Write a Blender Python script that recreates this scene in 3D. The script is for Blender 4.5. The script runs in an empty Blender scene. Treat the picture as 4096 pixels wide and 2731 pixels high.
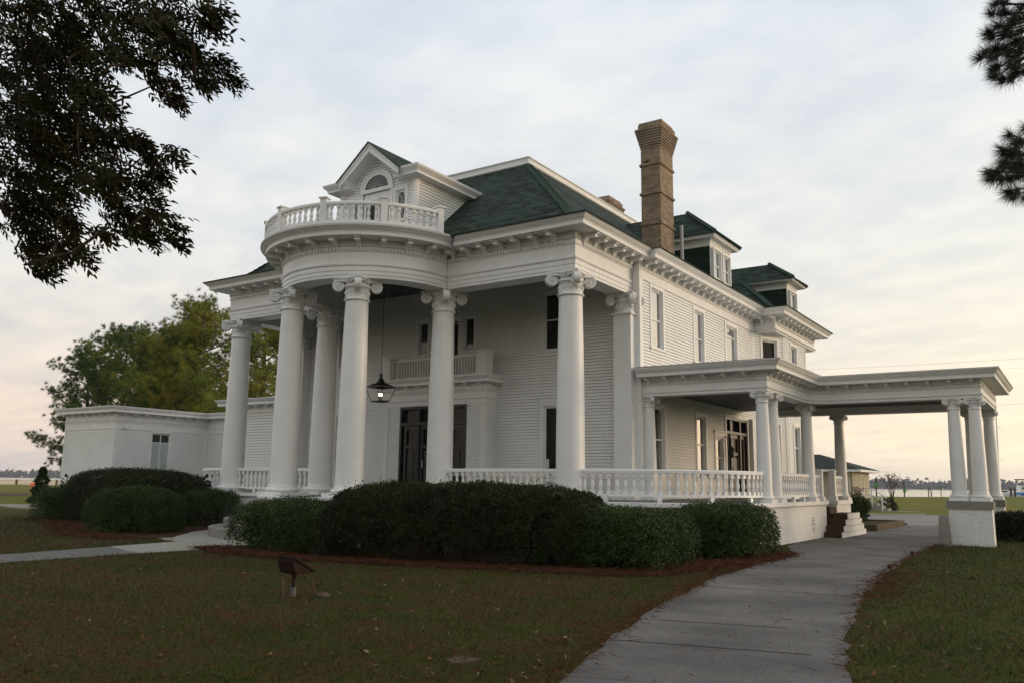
import bpy, math, random
import numpy as np
from mathutils import Matrix, Vector
random.seed(7); rng = np.random.default_rng(7)
SC = bpy.context.scene
R_ = math.radians

# ------------------------------------------------------------------ camera
cam_d = bpy.data.cameras.new('camera'); cam = bpy.data.objects.new('camera', cam_d)
SC.collection.objects.link(cam); SC.camera = cam
PITCH, ROLL, YAW = 0.16610, 0.01300, 0.59200
f_ = Vector((-math.sin(YAW)*math.cos(PITCH), math.cos(YAW)*math.cos(PITCH), math.sin(PITCH)))
r_ = Vector((math.cos(YAW), math.sin(YAW), 0)); u_ = r_.cross(f_)
r2 = math.cos(ROLL)*r_ + math.sin(ROLL)*u_; u2 = -math.sin(ROLL)*r_ + math.cos(ROLL)*u_
M = Matrix(((r2.x, u2.x, -f_.x, 11.616), (r2.y, u2.y, -f_.y, -20.221), (r2.z, u2.z, -f_.z, 1.64), (0, 0, 0, 1)))
cam.matrix_world = M
cam_d.sensor_width = 36; cam_d.lens = 29.563; cam_d.clip_start = 0.1; cam_d.clip_end = 12000
SC.render.resolution_x = 1024; SC.render.resolution_y = 682

# ------------------------------------------------------------------ light
SUN_AZ, SUN_EL = R_(52), R_(7)            # azimuth from +Y towards +X
SUNV = (math.sin(SUN_AZ)*math.cos(SUN_EL), math.cos(SUN_AZ)*math.cos(SUN_EL), math.sin(SUN_EL))
w = bpy.data.worlds.new('World'); SC.world = w; w.use_nodes = True
def world():
    nt = w.node_tree; N = nt.nodes; L = nt.links; N.clear()
    def n(t, **k):
        o = N.new(t)
        for a, b in k.items(): setattr(o, a, b)
        return o
    def val(sock, v):
        if hasattr(v, 'is_linked') or hasattr(v, 'links'): L.new(v, sock)
        else: sock.default_value = v
    def m(op, a, b=0.0, c=0.0, clamp=False):
        o = n('ShaderNodeMath', operation=op, use_clamp=clamp); val(o.inputs[0], a); val(o.inputs[1], b); val(o.inputs[2], c); return o.outputs[0]
    def mix(fac, a, b, t='MIX'):
        o = n('ShaderNodeMix', data_type='RGBA', blend_type=t); val(o.inputs[0], fac); val(o.inputs[6], a); val(o.inputs[7], b); return o.outputs[2]
    tc = n('ShaderNodeTexCoord'); sep = n('ShaderNodeSeparateXYZ'); L.new(tc.outputs['Generated'], sep.inputs[0])
    x, y, z = sep.outputs
    zc = m('MAXIMUM', z, 0.0)
    den = m('ADD', zc, 0.16)
    comb = n('ShaderNodeCombineXYZ'); L.new(m('DIVIDE', x, den), comb.inputs[0]); L.new(m('DIVIDE', y, den), comb.inputs[1])
    rot = n('ShaderNodeMapping'); rot.inputs['Rotation'].default_value = (0, 0, 0.5); rot.inputs['Scale'].default_value = (1.25, 1.6, 1); L.new(comb.outputs[0], rot.inputs[0])
    n1 = n('ShaderNodeTexNoise'); n1.inputs['Scale'].default_value = 1.35; n1.inputs['Detail'].default_value = 7; n1.inputs['Roughness'].default_value = 0.52; L.new(rot.outputs[0], n1.inputs['Vector'])
    n2 = n('ShaderNodeTexNoise'); n2.inputs['Scale'].default_value = 4.6; n2.inputs['Detail'].default_value = 7; n2.inputs['Distortion'].default_value = 0.15; L.new(rot.outputs[0], n2.inputs['Vector'])
    cl = m('MULTIPLY', m('SUBTRACT', m('ADD', m('MULTIPLY', n1.outputs[0], 0.55), m('MULTIPLY', n2.outputs[0], 0.45)), 0.36), 3.6, clamp=True)
    ramp = n('ShaderNodeValToRGB'); L.new(zc, ramp.inputs[0]); e = ramp.color_ramp.elements
    e[0].position = 0.0; e[0].color = (0.74, 0.66, 0.64, 1); e[1].position = 1.0; e[1].color = (0.60, 0.68, 0.80, 1)
    for p, c in ((0.06, (0.80, 0.69, 0.62, 1)), (0.14, (0.73, 0.70, 0.68, 1)), (0.26, (0.72, 0.75, 0.78, 1)), (0.55, (0.66, 0.74, 0.85, 1))):
        q = e.new(p); q.color = c
    dull = mix(1.0, ramp.outputs[0], (0.87, 0.905, 0.965, 1), 'MULTIPLY')
    lite = mix(1.0, ramp.outputs[0], (1.15, 1.12, 1.08, 1), 'MULTIPLY')
    clouds = mix(cl, dull, lite)
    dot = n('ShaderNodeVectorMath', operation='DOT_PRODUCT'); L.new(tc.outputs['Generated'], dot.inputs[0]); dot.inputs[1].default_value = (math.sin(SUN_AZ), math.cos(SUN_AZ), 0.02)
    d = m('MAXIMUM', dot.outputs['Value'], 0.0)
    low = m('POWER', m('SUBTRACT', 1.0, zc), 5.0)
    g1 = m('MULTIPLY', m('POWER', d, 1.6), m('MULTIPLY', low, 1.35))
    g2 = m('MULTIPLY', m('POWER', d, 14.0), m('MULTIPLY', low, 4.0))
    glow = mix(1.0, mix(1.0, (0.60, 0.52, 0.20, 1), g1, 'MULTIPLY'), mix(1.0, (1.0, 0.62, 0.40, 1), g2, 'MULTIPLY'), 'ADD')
    hi = m('MULTIPLY', m('POWER', d, 1.5), 0.10)
    warm = mix(hi, clouds, (1.0, 0.96, 0.86, 1))
    tot = mix(1.0, warm, glow, 'ADD')
    sky = n('ShaderNodeTexSky', sky_type='NISHITA'); sky.sun_disc = False; sky.sun_elevation = SUN_EL; sky.sun_rotation = SUN_AZ
    sky.air_density = 1.2; sky.dust_density = 2.0
    back = n('ShaderNodeMapRange'); back.interpolation_type = 'SMOOTHSTEP'; L.new(y, back.inputs[0])
    for i_, v_ in ((1, -0.45), (2, 0.35), (3, 0.90), (4, 1.0)): back.inputs[i_].default_value = v_
    up = m('MAXIMUM', back.outputs[0], m('MULTIPLY', zc, 1.0))
    tot = mix(1.0, tot, up, 'MULTIPLY')
    tot = mix(m('MULTIPLY', m('SUBTRACT', back.outputs[0], 0.9), 10.0, clamp=True), mix(1.0, tot, (1.06, 1.0, 0.90, 1), 'MULTIPLY'), mix(1.0, tot, (1.0, 0.962, 0.905, 1), 'MULTIPLY'))
    s10 = mix(1.0, tot, (8.35, 8.35, 8.35, 1), 'MULTIPLY')
    both = mix(0.10, s10, sky.outputs[0])
    bg = n('ShaderNodeBackground'); bg.inputs[1].default_value = 0.1; L.new(both, bg.inputs[0])
    out = n('ShaderNodeOutputWorld'); L.new(bg.outputs[0], out.inputs[0])
world()
sun_d = bpy.data.lights.new('sun', 'SUN'); sun_d.energy = 0.75; sun_d.angle = R_(16); sun_d.color = (1.0, 0.80, 0.58)
sun = bpy.data.objects.new('sun', sun_d); SC.collection.objects.link(sun)
sun.rotation_euler = Vector(SUNV).to_track_quat('Z', 'Y').to_euler(); sun.location = (40, 40, 40)
SC.view_settings.view_transform = 'Standard'; SC.view_settings.look = 'None'; SC.view_settings.exposure = 0.55; SC.view_settings.gamma = 1.0
SC.cycles.max_bounces = 6; SC.cycles.diffuse_bounces = 3; SC.cycles.glossy_bounces = 3; SC.cycles.transparent_max_bounces = 8
SC.cycles.use_denoising = True; SC.cycles.denoising_prefilter = 'ACCURATE'

# ------------------------------------------------------------------ materials
MAT = {}
def pmat(name, col=(0.5, 0.5, 0.5), rough=0.6, spec=0.4, metal=0.0, build=None):
    m = bpy.data.materials.new(name); m.use_nodes = True; nt = m.node_tree
    b = nt.nodes['Principled BSDF']; b.inputs['Base Color'].default_value = (*col, 1); b.inputs['Roughness'].default_value = rough
    b.inputs['Specular IOR Level'].default_value = spec; b.inputs['Metallic'].default_value = metal
    if build: build(nt, b)
    MAT[name] = m; return m
def nd(nt, t, **k):
    o = nt.nodes.new(t)
    for a, v in k.items():
        if a in o.inputs.keys(): o.inputs[a].default_value = v
        else: setattr(o, a, v)
    return o
def coords(nt, kind='Object', scale=None):
    tc = nd(nt, 'ShaderNodeTexCoord'); s = tc.outputs[kind]
    if scale:
        mp = nd(nt, 'ShaderNodeMapping'); mp.inputs['Scale'].default_value = scale; nt.links.new(s, mp.inputs[0]); s = mp.outputs[0]
    return s
def noise(nt, vec, scale, detail=4, rough=0.55):
    o = nd(nt, 'ShaderNodeTexNoise'); o.inputs['Scale'].default_value = scale; o.inputs['Detail'].default_value = detail; o.inputs['Roughness'].default_value = rough
    nt.links.new(vec, o.inputs['Vector']); return o.outputs[0]
def ramp(nt, fac, stops):
    o = nd(nt, 'ShaderNodeValToRGB'); e = o.color_ramp.elements
    e[0].position, e[0].color = stops[0][0], (*stops[0][1], 1); e[1].position, e[1].color = stops[-1][0], (*stops[-1][1], 1)
    for p, c in stops[1:-1]: q = e.new(p); q.color = (*c, 1)
    nt.links.new(fac, o.inputs[0]); return o.outputs[0]
def mixc(nt, fac, a, b, t='MIX'):
    o = nd(nt, 'ShaderNodeMix', data_type='RGBA', blend_type=t)
    for i, v in ((0, fac), (6, a), (7, b)):
        if hasattr(v, 'links'): nt.links.new(v, o.inputs[i])
        else: o.inputs[i].default_value = v if i == 0 else (*v, 1)
    return o.outputs[2]
def bump(nt, b, h, strength, dist=0.02):
    o = nd(nt, 'ShaderNodeBump'); o.inputs['Strength'].default_value = strength; o.inputs['Distance'].default_value = dist
    nt.links.new(h, o.inputs['Height']); nt.links.new(o.outputs[0], b.inputs['Normal'])
def varied(stops, scale, scale2=None, rough_bump=0.0, kind='Object'):
    def f(nt, b):
        v = coords(nt, kind); a = noise(nt, v, scale, 5)
        if scale2:
            c = noise(nt, v, scale2, 3); mth = nd(nt, 'ShaderNodeMath', operation='ADD'); nt.links.new(a, mth.inputs[0]); nt.links.new(c, mth.inputs[1])
            m2 = nd(nt, 'ShaderNodeMath', operation='MULTIPLY'); nt.links.new(mth.outputs[0], m2.inputs[0]); m2.inputs[1].default_value = 0.5; a = m2.outputs[0]
        nt.links.new(ramp(nt, a, stops), b.inputs['Base Color'])
        if rough_bump: bump(nt, b, noise(nt, v, (scale2 or scale)*3, 3), rough_bump)
    return f
def brickmat(c1, c2, mortar, bw, bh, ms, strength=0.5, lo=0.72, hi=1.12):
    def f(nt, b):
        v = coords(nt, 'UV'); br = nd(nt, 'ShaderNodeTexBrick'); nt.links.new(v, br.inputs['Vector'])
        br.inputs['Scale'].default_value = 1.0; br.inputs['Brick Width'].default_value = bw; br.inputs['Row Height'].default_value = bh; br.inputs['Mortar Size'].default_value = ms
        br.inputs['Mortar Smooth'].default_value = 0.3
        br.inputs['Color1'].default_value = (*c1, 1); br.inputs['Color2'].default_value = (*c2, 1); br.inputs['Mortar'].default_value = (*mortar, 1)
        o = coords(nt); nn = noise(nt, o, 2.3, 5); nn2 = noise(nt, o, 14, 4)
        col = mixc(nt, 1.0, br.outputs['Color'], ramp(nt, nn, ((0.3, (lo, lo-.01, lo-.02)), (0.7, (hi, hi-.01, hi-.03)))), 'MULTIPLY')
        col = mixc(nt, 1.0, col, ramp(nt, nn2, ((0.3, (0.86, 0.86, 0.86)), (0.7, (1.1, 1.1, 1.1)))), 'MULTIPLY')
        nt.links.new(col, b.inputs['Base Color'])
        inv = nd(nt, 'ShaderNodeMath', operation='SUBTRACT'); inv.inputs[0].default_value = 1.0; nt.links.new(br.outputs['Fac'], inv.inputs[1])
        bump(nt, b, inv.outputs[0], strength, 0.012)
    return f
WHITE = ((0.25, (0.70, 0.70, 0.685)), (0.75, (0.80, 0.80, 0.785)))
def painted(stops, scale, fine):
    def f(nt, b):
        v = coords(nt); c = ramp(nt, noise(nt, v, scale, 5), stops)
        st = noise(nt, coords(nt, 'Object', (7, 7, 0.55)), 1.0, 5, 0.65); bl = noise(nt, v, 0.45, 4)
        mm = nd(nt, 'ShaderNodeMath', operation='MULTIPLY'); nt.links.new(st, mm.inputs[0]); nt.links.new(bl, mm.inputs[1])
        c = mixc(nt, ramp(nt, mm.outputs[0], ((0.29, (0, 0, 0)), (0.42, (0.30, 0.30, 0.30)))), c, (0.60, 0.585, 0.54))
        nt.links.new(c, b.inputs['Base Color']); bump(nt, b, noise(nt, v, fine, 3), 0.05)
    return f
pmat('white_paint', rough=0.42, build=painted(WHITE, 1.3, 40))
pmat('white_siding', rough=0.5, build=painted(((0.25, (0.70, 0.70, 0.68)), (0.5, (0.76, 0.76, 0.74)), (0.75, (0.80, 0.80, 0.78))), 0.9, 60))
pmat('white_brick', rough=0.6, build=brickmat((0.74, 0.74, 0.72), (0.70, 0.70, 0.68), (0.66, 0.66, 0.64), 0.24, 0.085, 0.006, 0.5, 0.95, 1.04))
pmat('metal_roof', (0.55, 0.54, 0.53), 0.5, build=varied(((0.3, (0.44, 0.43, 0.42)), (0.7, (0.62, 0.60, 0.58))), 1.5, 9))
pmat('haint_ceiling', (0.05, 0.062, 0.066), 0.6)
pmat('porch_floor', (0.13, 0.13, 0.13), 0.5)
def glassm(nt, b):
    b.inputs['IOR'].default_value = 1.55
    bump(nt, b, noise(nt, coords(nt), 1.7, 2), 0.05, 0.05)
pmat('window_glass', (0.010, 0.010, 0.010), 0.03, 0.6, build=glassm)
def mirrorm(nt, b):
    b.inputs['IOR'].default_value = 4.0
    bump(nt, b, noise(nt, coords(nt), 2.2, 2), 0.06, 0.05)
pmat('sky_mirror_glass', (0.012, 0.012, 0.012), 0.02, 0.7, build=mirrorm)  # copy of the window glass, reflection overstated to show more sunset glow
pmat('door_glass', (0.006, 0.006, 0.006), 0.12, 0.25)
pmat('matte_black_pane', (0.008, 0.008, 0.008), 0.6, 0.1)  # near-black matte pane for one upper bay window
pmat('window_blinds', (0.40, 0.45, 0.43), 0.35, 0.6, build=lambda nt, b: bump(nt, b, (lambda wv: (nt.links.new(coords(nt), wv.inputs[0]), wv.outputs[1])[1])(nd(nt, 'ShaderNodeTexWave', bands_direction='Z', Scale=5.0)), 0.5, 0.02))
pmat('black_paint', (0.014, 0.013, 0.012), 0.35, 0.5)
pmat('dark_wood', (0.035, 0.025, 0.018), 0.3, 0.5, build=varied(((0.3, (0.022, 0.016, 0.012)), (0.7, (0.06, 0.042, 0.03))), 6, 30))
pmat('roof_shingle', rough=0.85, spec=0.2, build=brickmat((0.014, 0.022, 0.017), (0.046, 0.074, 0.052), (0.004, 0.008, 0.006), 0.36, 0.15, 0.016, 1.0, 0.85, 1.1))
pmat('grey_shingle', rough=0.85, spec=0.2, build=brickmat((0.022, 0.030, 0.026), (0.046, 0.062, 0.052), (0.01, 0.012, 0.011), 0.36, 0.16, 0.016, 0.8))
pmat('ridge_shingle', rough=0.85, spec=0.2, build=varied(((0.3, (0.026, 0.050, 0.036)), (0.7, (0.040, 0.072, 0.052))), 3, 12, 0.3))
pmat('dark_shingle', rough=0.85, spec=0.2, build=brickmat((0.012, 0.026, 0.017), (0.018, 0.036, 0.022), (0.006, 0.012, 0.008), 0.28, 0.20, 0.012, 0.8))
pmat('tan_brick', rough=0.8, spec=0.2, build=brickmat((0.25, 0.18, 0.12), (0.38, 0.285, 0.19), (0.17, 0.145, 0.12), 0.27, 0.088, 0.011, 0.7))
pmat('brown_brick', rough=0.85, spec=0.2, build=brickmat((0.055, 0.032, 0.017), (0.10, 0.058, 0.028), (0.035, 0.028, 0.022), 0.22, 0.10, 0.012, 0.7))
pmat('concrete', rough=0.85, spec=0.2, build=varied(((0.25, (0.16, 0.15, 0.13)), (0.75, (0.30, 0.285, 0.25))), 1.6, 24, 0.2))
pmat('pale_concrete', rough=0.85, spec=0.2, build=varied(((0.25, (0.24, 0.225, 0.185)), (0.75, (0.36, 0.335, 0.28))), 0.9, 30, 0.15))
pmat('dark_concrete', rough=0.85, spec=0.2, build=varied(((0.25, (0.10, 0.095, 0.085)), (0.75, (0.17, 0.16, 0.14))), 1.1, 26, 0.2))
pmat('curb_stone', rough=0.9, spec=0.1, build=varied(((0.25, (0.07, 0.055, 0.036)), (0.75, (0.15, 0.12, 0.082))), 1.8, 20, 0.25))
def asphalt(nt, b):
    v = coords(nt); big = noise(nt, v, 0.55, 6, 0.6); fine = noise(nt, v, 55, 2); mid = noise(nt, v, 3.5, 5)
    c = ramp(nt, big, ((0.32, (0.078, 0.072, 0.067)), (0.5, (0.125, 0.116, 0.107)), (0.68, (0.185, 0.170, 0.154))))
    c = mixc(nt, 1.0, c, ramp(nt, fine, ((0.3, (0.60, 0.60, 0.60)), (0.7, (1.38, 1.36, 1.34)))), 'MULTIPLY')
    c = mixc(nt, ramp(nt, mid, ((0.60, (0, 0, 0)), (0.74, (0.55, 0.55, 0.55)))), c, (0.15, 0.105, 0.075))
    vo = nd(nt, 'ShaderNodeTexVoronoi', feature='DISTANCE_TO_EDGE'); vo.inputs['Scale'].default_value = 0.13
    wob = nd(nt, 'ShaderNodeMix', data_type='VECTOR'); wob.inputs[0].default_value = 0.12; nt.links.new(v, wob.inputs[4])
    nz = nd(nt, 'ShaderNodeTexNoise'); nz.inputs['Scale'].default_value = 1.6; nz.inputs['Detail'].default_value = 5; nt.links.new(v, nz.inputs['Vector']); nt.links.new(nz.outputs['Color'], wob.inputs[5])
    nt.links.new(wob.outputs[1], vo.inputs['Vector'])
    c = mixc(nt, ramp(nt, vo.outputs['Distance'], ((0.0, (0.6, 0.6, 0.6)), (0.0035, (0, 0, 0)))), c, (0.035, 0.033, 0.031))
    nt.links.new(c, b.inputs['Base Color']); bump(nt, b, fine, 0.35, 0.01)
pmat('asphalt', rough=0.85, spec=0.25, build=asphalt)
pmat('far_asphalt', rough=0.85, spec=0.25, build=varied(((0.25, (0.17, 0.15, 0.135)), (0.75, (0.26, 0.235, 0.21))), 0.5, 8))
def lawn(nt, b):
    v = coords(nt); big = noise(nt, v, 0.28, 6, 0.66); mid = noise(nt, v, 1.4, 6, 0.65); fine = noise(nt, v, 28, 3)
    c = ramp(nt, big, ((0.34, (0.030, 0.042, 0.008)), (0.5, (0.046, 0.046, 0.011)), (0.66, (0.060, 0.036, 0.016))))
    c = mixc(nt, ramp(nt, mid, ((0.46, (0, 0, 0)), (0.62, (1, 1, 1)))), c, (0.064, 0.034, 0.017))
    c = mixc(nt, 1.0, c, ramp(nt, fine, ((0.3, (0.45, 0.45, 0.45)), (0.7, (1.5, 1.5, 1.5)))), 'MULTIPLY')
    sx0 = nd(nt, 'ShaderNodeSeparateXYZ'); nt.links.new(v, sx0.inputs[0]); mr0 = nd(nt, 'ShaderNodeMapRange'); mr0.inputs['From Min'].default_value = 7.5; mr0.inputs['From Max'].default_value = 9.5; mr0.inputs['To Max'].default_value = 0.7; nt.links.new(sx0.outputs[0], mr0.inputs[0])
    c = mixc(nt, mr0.outputs[0], c, ramp(nt, mid, ((0.35, (0.034, 0.050, 0.010)), (0.65, (0.060, 0.066, 0.014)))))
    # the mown lawn towards the water is a different, greener and drier grass
    sx = nd(nt, 'ShaderNodeSeparateXYZ'); nt.links.new(v, sx.inputs[0])
    far = ramp(nt, noise(nt, v, 0.09, 5), ((0.3, (0.115, 0.125, 0.022)), (0.7, (0.165, 0.145, 0.034))))
    def step(sock, lo, hi):
        mr = nd(nt, 'ShaderNodeMapRange'); mr.inputs['From Min'].default_value = lo; mr.inputs['From Max'].default_value = hi; nt.links.new(sock, mr.inputs[0]); return mr.outputs[0]
    mx = nd(nt, 'ShaderNodeMath', operation='MAXIMUM'); nt.links.new(step(sx.outputs[1], 16, 30), mx.inputs[0]); nt.links.new(step(sx.outputs[0], -26, -44), mx.inputs[1])
    c = mixc(nt, mx.outputs[0], c, far)
    nt.links.new(c, b.inputs['Base Color']); bump(nt, b, fine, 0.6, 0.03)
pmat('lawn', rough=0.95, spec=0.05, build=lawn)
pmat('grass_blade', rough=0.8, spec=0.1, build=varied(((0.40, (0.036, 0.058, 0.010)), (0.50, (0.056, 0.060, 0.014)), (0.57, (0.088, 0.052, 0.024))), 0.8, 5))
pmat('pine_straw', rough=0.9, spec=0.1, build=varied(((0.3, (0.050, 0.021, 0.012)), (0.7, (0.125, 0.052, 0.026))), 3, 25))
pmat('mulch', rough=0.95, spec=0.05, build=varied(((0.3, (0.032, 0.016, 0.011)), (0.7, (0.085, 0.038, 0.022))), 2.5, 22, 0.6))
pmat('dead_leaf', rough=0.8, spec=0.2, build=varied(((0.34, (0.055, 0.026, 0.013)), (0.52, (0.13, 0.065, 0.03)), (0.64, (0.32, 0.24, 0.15))), 1.3, 6))
pmat('bare_soil', rough=0.95, spec=0.05, build=varied(((0.3, (0.07, 0.05, 0.035)), (0.7, (0.14, 0.10, 0.075))), 6, 30, 0.4))
def leaf(name, a, b_, c, rough=0.45, spec=0.4, s1=1.6, s2=14): pmat(name, rough=rough, spec=spec, build=varied(((0.32, a), (0.5, b_), (0.68, c)), s1, s2))
leaf('hedge_leaf', (0.014, 0.030, 0.007), (0.028, 0.054, 0.010), (0.075, 0.105, 0.022), 0.5, 0.2)
leaf('dull_hedge_leaf', (0.014, 0.021, 0.009), (0.026, 0.034, 0.012), (0.065, 0.060, 0.024), 0.6, 0.12)
leaf('pecan_leaf', (0.012, 0.014, 0.004), (0.022, 0.022, 0.006), (0.048, 0.030, 0.009), 0.6, 0.08, 1.1, 8)
leaf('dark_needle', (0.010, 0.017, 0.010), (0.016, 0.026, 0.013), (0.024, 0.036, 0.018), 0.6, 0.3)
leaf('far_pine_needle', (0.045, 0.085, 0.026), (0.090, 0.145, 0.030), (0.220, 0.200, 0.032), 0.7, 0.08, 0.35, 1.6)  # top tone yellowed to paint warm highlights on the crowns
leaf('sunlit_pine_needle', (0.085, 0.140, 0.022), (0.190, 0.220, 0.026), (0.380, 0.240, 0.030), 0.6, 0.2, 0.35, 1.6)  # warm evening light painted into the needle colour
leaf('red_leaf', (0.06, 0.018, 0.012), (0.10, 0.032, 0.018), (0.13, 0.055, 0.02), 0.5, 0.3)
leaf('rose_petal', (0.16, 0.012, 0.02), (0.22, 0.016, 0.03), (0.26, 0.03, 0.04))
leaf('light_leaf', (0.04, 0.06, 0.018), (0.06, 0.085, 0.025), (0.09, 0.11, 0.035))
pmat('twig', rough=0.9, spec=0.1, build=varied(((0.3, (0.022, 0.017, 0.012)), (0.7, (0.06, 0.045, 0.032))), 4, 20))
pmat('pine_bark', rough=0.95, spec=0.1, build=varied(((0.3, (0.055, 0.036, 0.024)), (0.7, (0.15, 0.085, 0.05))), 2, 9, 0.5))
pmat('water', (0.30, 0.28, 0.24), 0.10, 0.9, build=lambda nt, b: bump(nt, b, noise(nt, coords(nt), 0.35, 4), 0.12, 0.2))
pmat('far_wood', rough=0.95, spec=0.05, build=varied(((0.3, (0.030, 0.042, 0.030)), (0.7, (0.055, 0.065, 0.045))), 0.03, 0.2))
pmat('cream_wall', (0.42, 0.35, 0.22), 0.7, build=varied(((0.3, (0.36, 0.32, 0.23)), (0.7, (0.43, 0.385, 0.28))), 1, 9))
pmat('iron_black', (0.010, 0.010, 0.011), 0.3, 0.6)
def lglass(nt, b):
    b.inputs['Transmission Weight'].default_value = 1.0; b.inputs['IOR'].default_value = 1.03
pmat('lantern_glass', (0.95, 0.95, 0.93), 0.0, 0.3, build=lglass)
def emit(nt, b):
    b.inputs['Emission Color'].default_value = (1.0, 0.72, 0.38, 1); b.inputs['Emission Strength'].default_value = 22.0
pmat('flame', (1, 0.8, 0.5), build=emit)
pmat('rust_brown', rough=0.75, spec=0.15, build=varied(((0.3, (0.014, 0.007, 0.005)), (0.7, (0.030, 0.013, 0.009))), 5, 30, 0.15))
pmat('grey_plastic', (0.11, 0.105, 0.10), 0.6)
pmat('old_wood', rough=0.9, spec=0.1, build=varied(((0.3, (0.05, 0.035, 0.024)), (0.7, (0.12, 0.08, 0.055))), 6, 30, 0.3))
pmat('pvc_grey', (0.33, 0.34, 0.36), 0.5)
pmat('paper', (0.45, 0.55, 0.45), 0.7)
pmat('sign_green', (0.06, 0.26, 0.04), 0.5)
pmat('tarp_blue', (0.02, 0.16, 0.55), 0.5)
pmat('boat_white', (0.75, 0.75, 0.74), 0.3)
pmat('canvas_dark', (0.05, 0.035, 0.035), 0.7)
pmat('orange_cloth', (0.8, 0.14, 0.03), 0.6)
pmat('wire', (0.06, 0.06, 0.07), 0.5)
pmat('gap_dark', (0.03, 0.022, 0.016), 0.9)  # near-black of vent hole shade and driveway joints

# ------------------------------------------------------------------ helpers
WM = {}
def attach(o, parent):
    if parent is not None:
        o.parent = parent; o.matrix_parent_inverse = WM[parent.name].inverted()
def link(o, parent=None, mw=None):
    SC.collection.objects.link(o)
    mw = mw or Matrix.Identity(4); WM[o.name] = mw.copy(); attach(o, parent); o.matrix_basis = mw
    return o
def tag(o, label=None, cat=None, group=None, kind=None):
    for k, v in (('label', label), ('category', cat), ('group', group), ('kind', kind)):
        if v: o[k] = v
    return o
def thing(name, loc, label, cat, group=None):
    o = bpy.data.objects.new(name, None); o.empty_display_size = 0.3
    link(o, None, Matrix.Translation(loc)); return tag(o, label, cat, group)
def auto_uv(me):
    n = len(me.loops)
    if n == 0: return
    co = np.empty(len(me.vertices)*3, np.float32); me.vertices.foreach_get('co', co); co = co.reshape(-1, 3)
    li = np.empty(n, np.int32); me.loops.foreach_get('vertex_index', li)
    nn = np.empty(len(me.polygons)*3, np.float32); me.polygons.foreach_get('normal', nn); nn = nn.reshape(-1, 3)
    tot = np.empty(len(me.polygons), np.int32); me.polygons.foreach_get('loop_total', tot)
    N = np.repeat(nn, tot, axis=0)
    t = np.stack([-N[:, 1], N[:, 0], np.zeros(n)], 1); ln = np.linalg.norm(t, axis=1); flat = ln < 0.15
    t[flat] = (1, 0, 0); ln[flat] = 1; t /= ln[:, None]; b = np.cross(N, t)
    p = co[li]; uv = np.stack([(p*t).sum(1), (p*b).sum(1)], 1).astype(np.float32)
    lay = me.uv_layers.new(name='UVMap'); lay.data.foreach_set('uv', uv.ravel())
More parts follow.
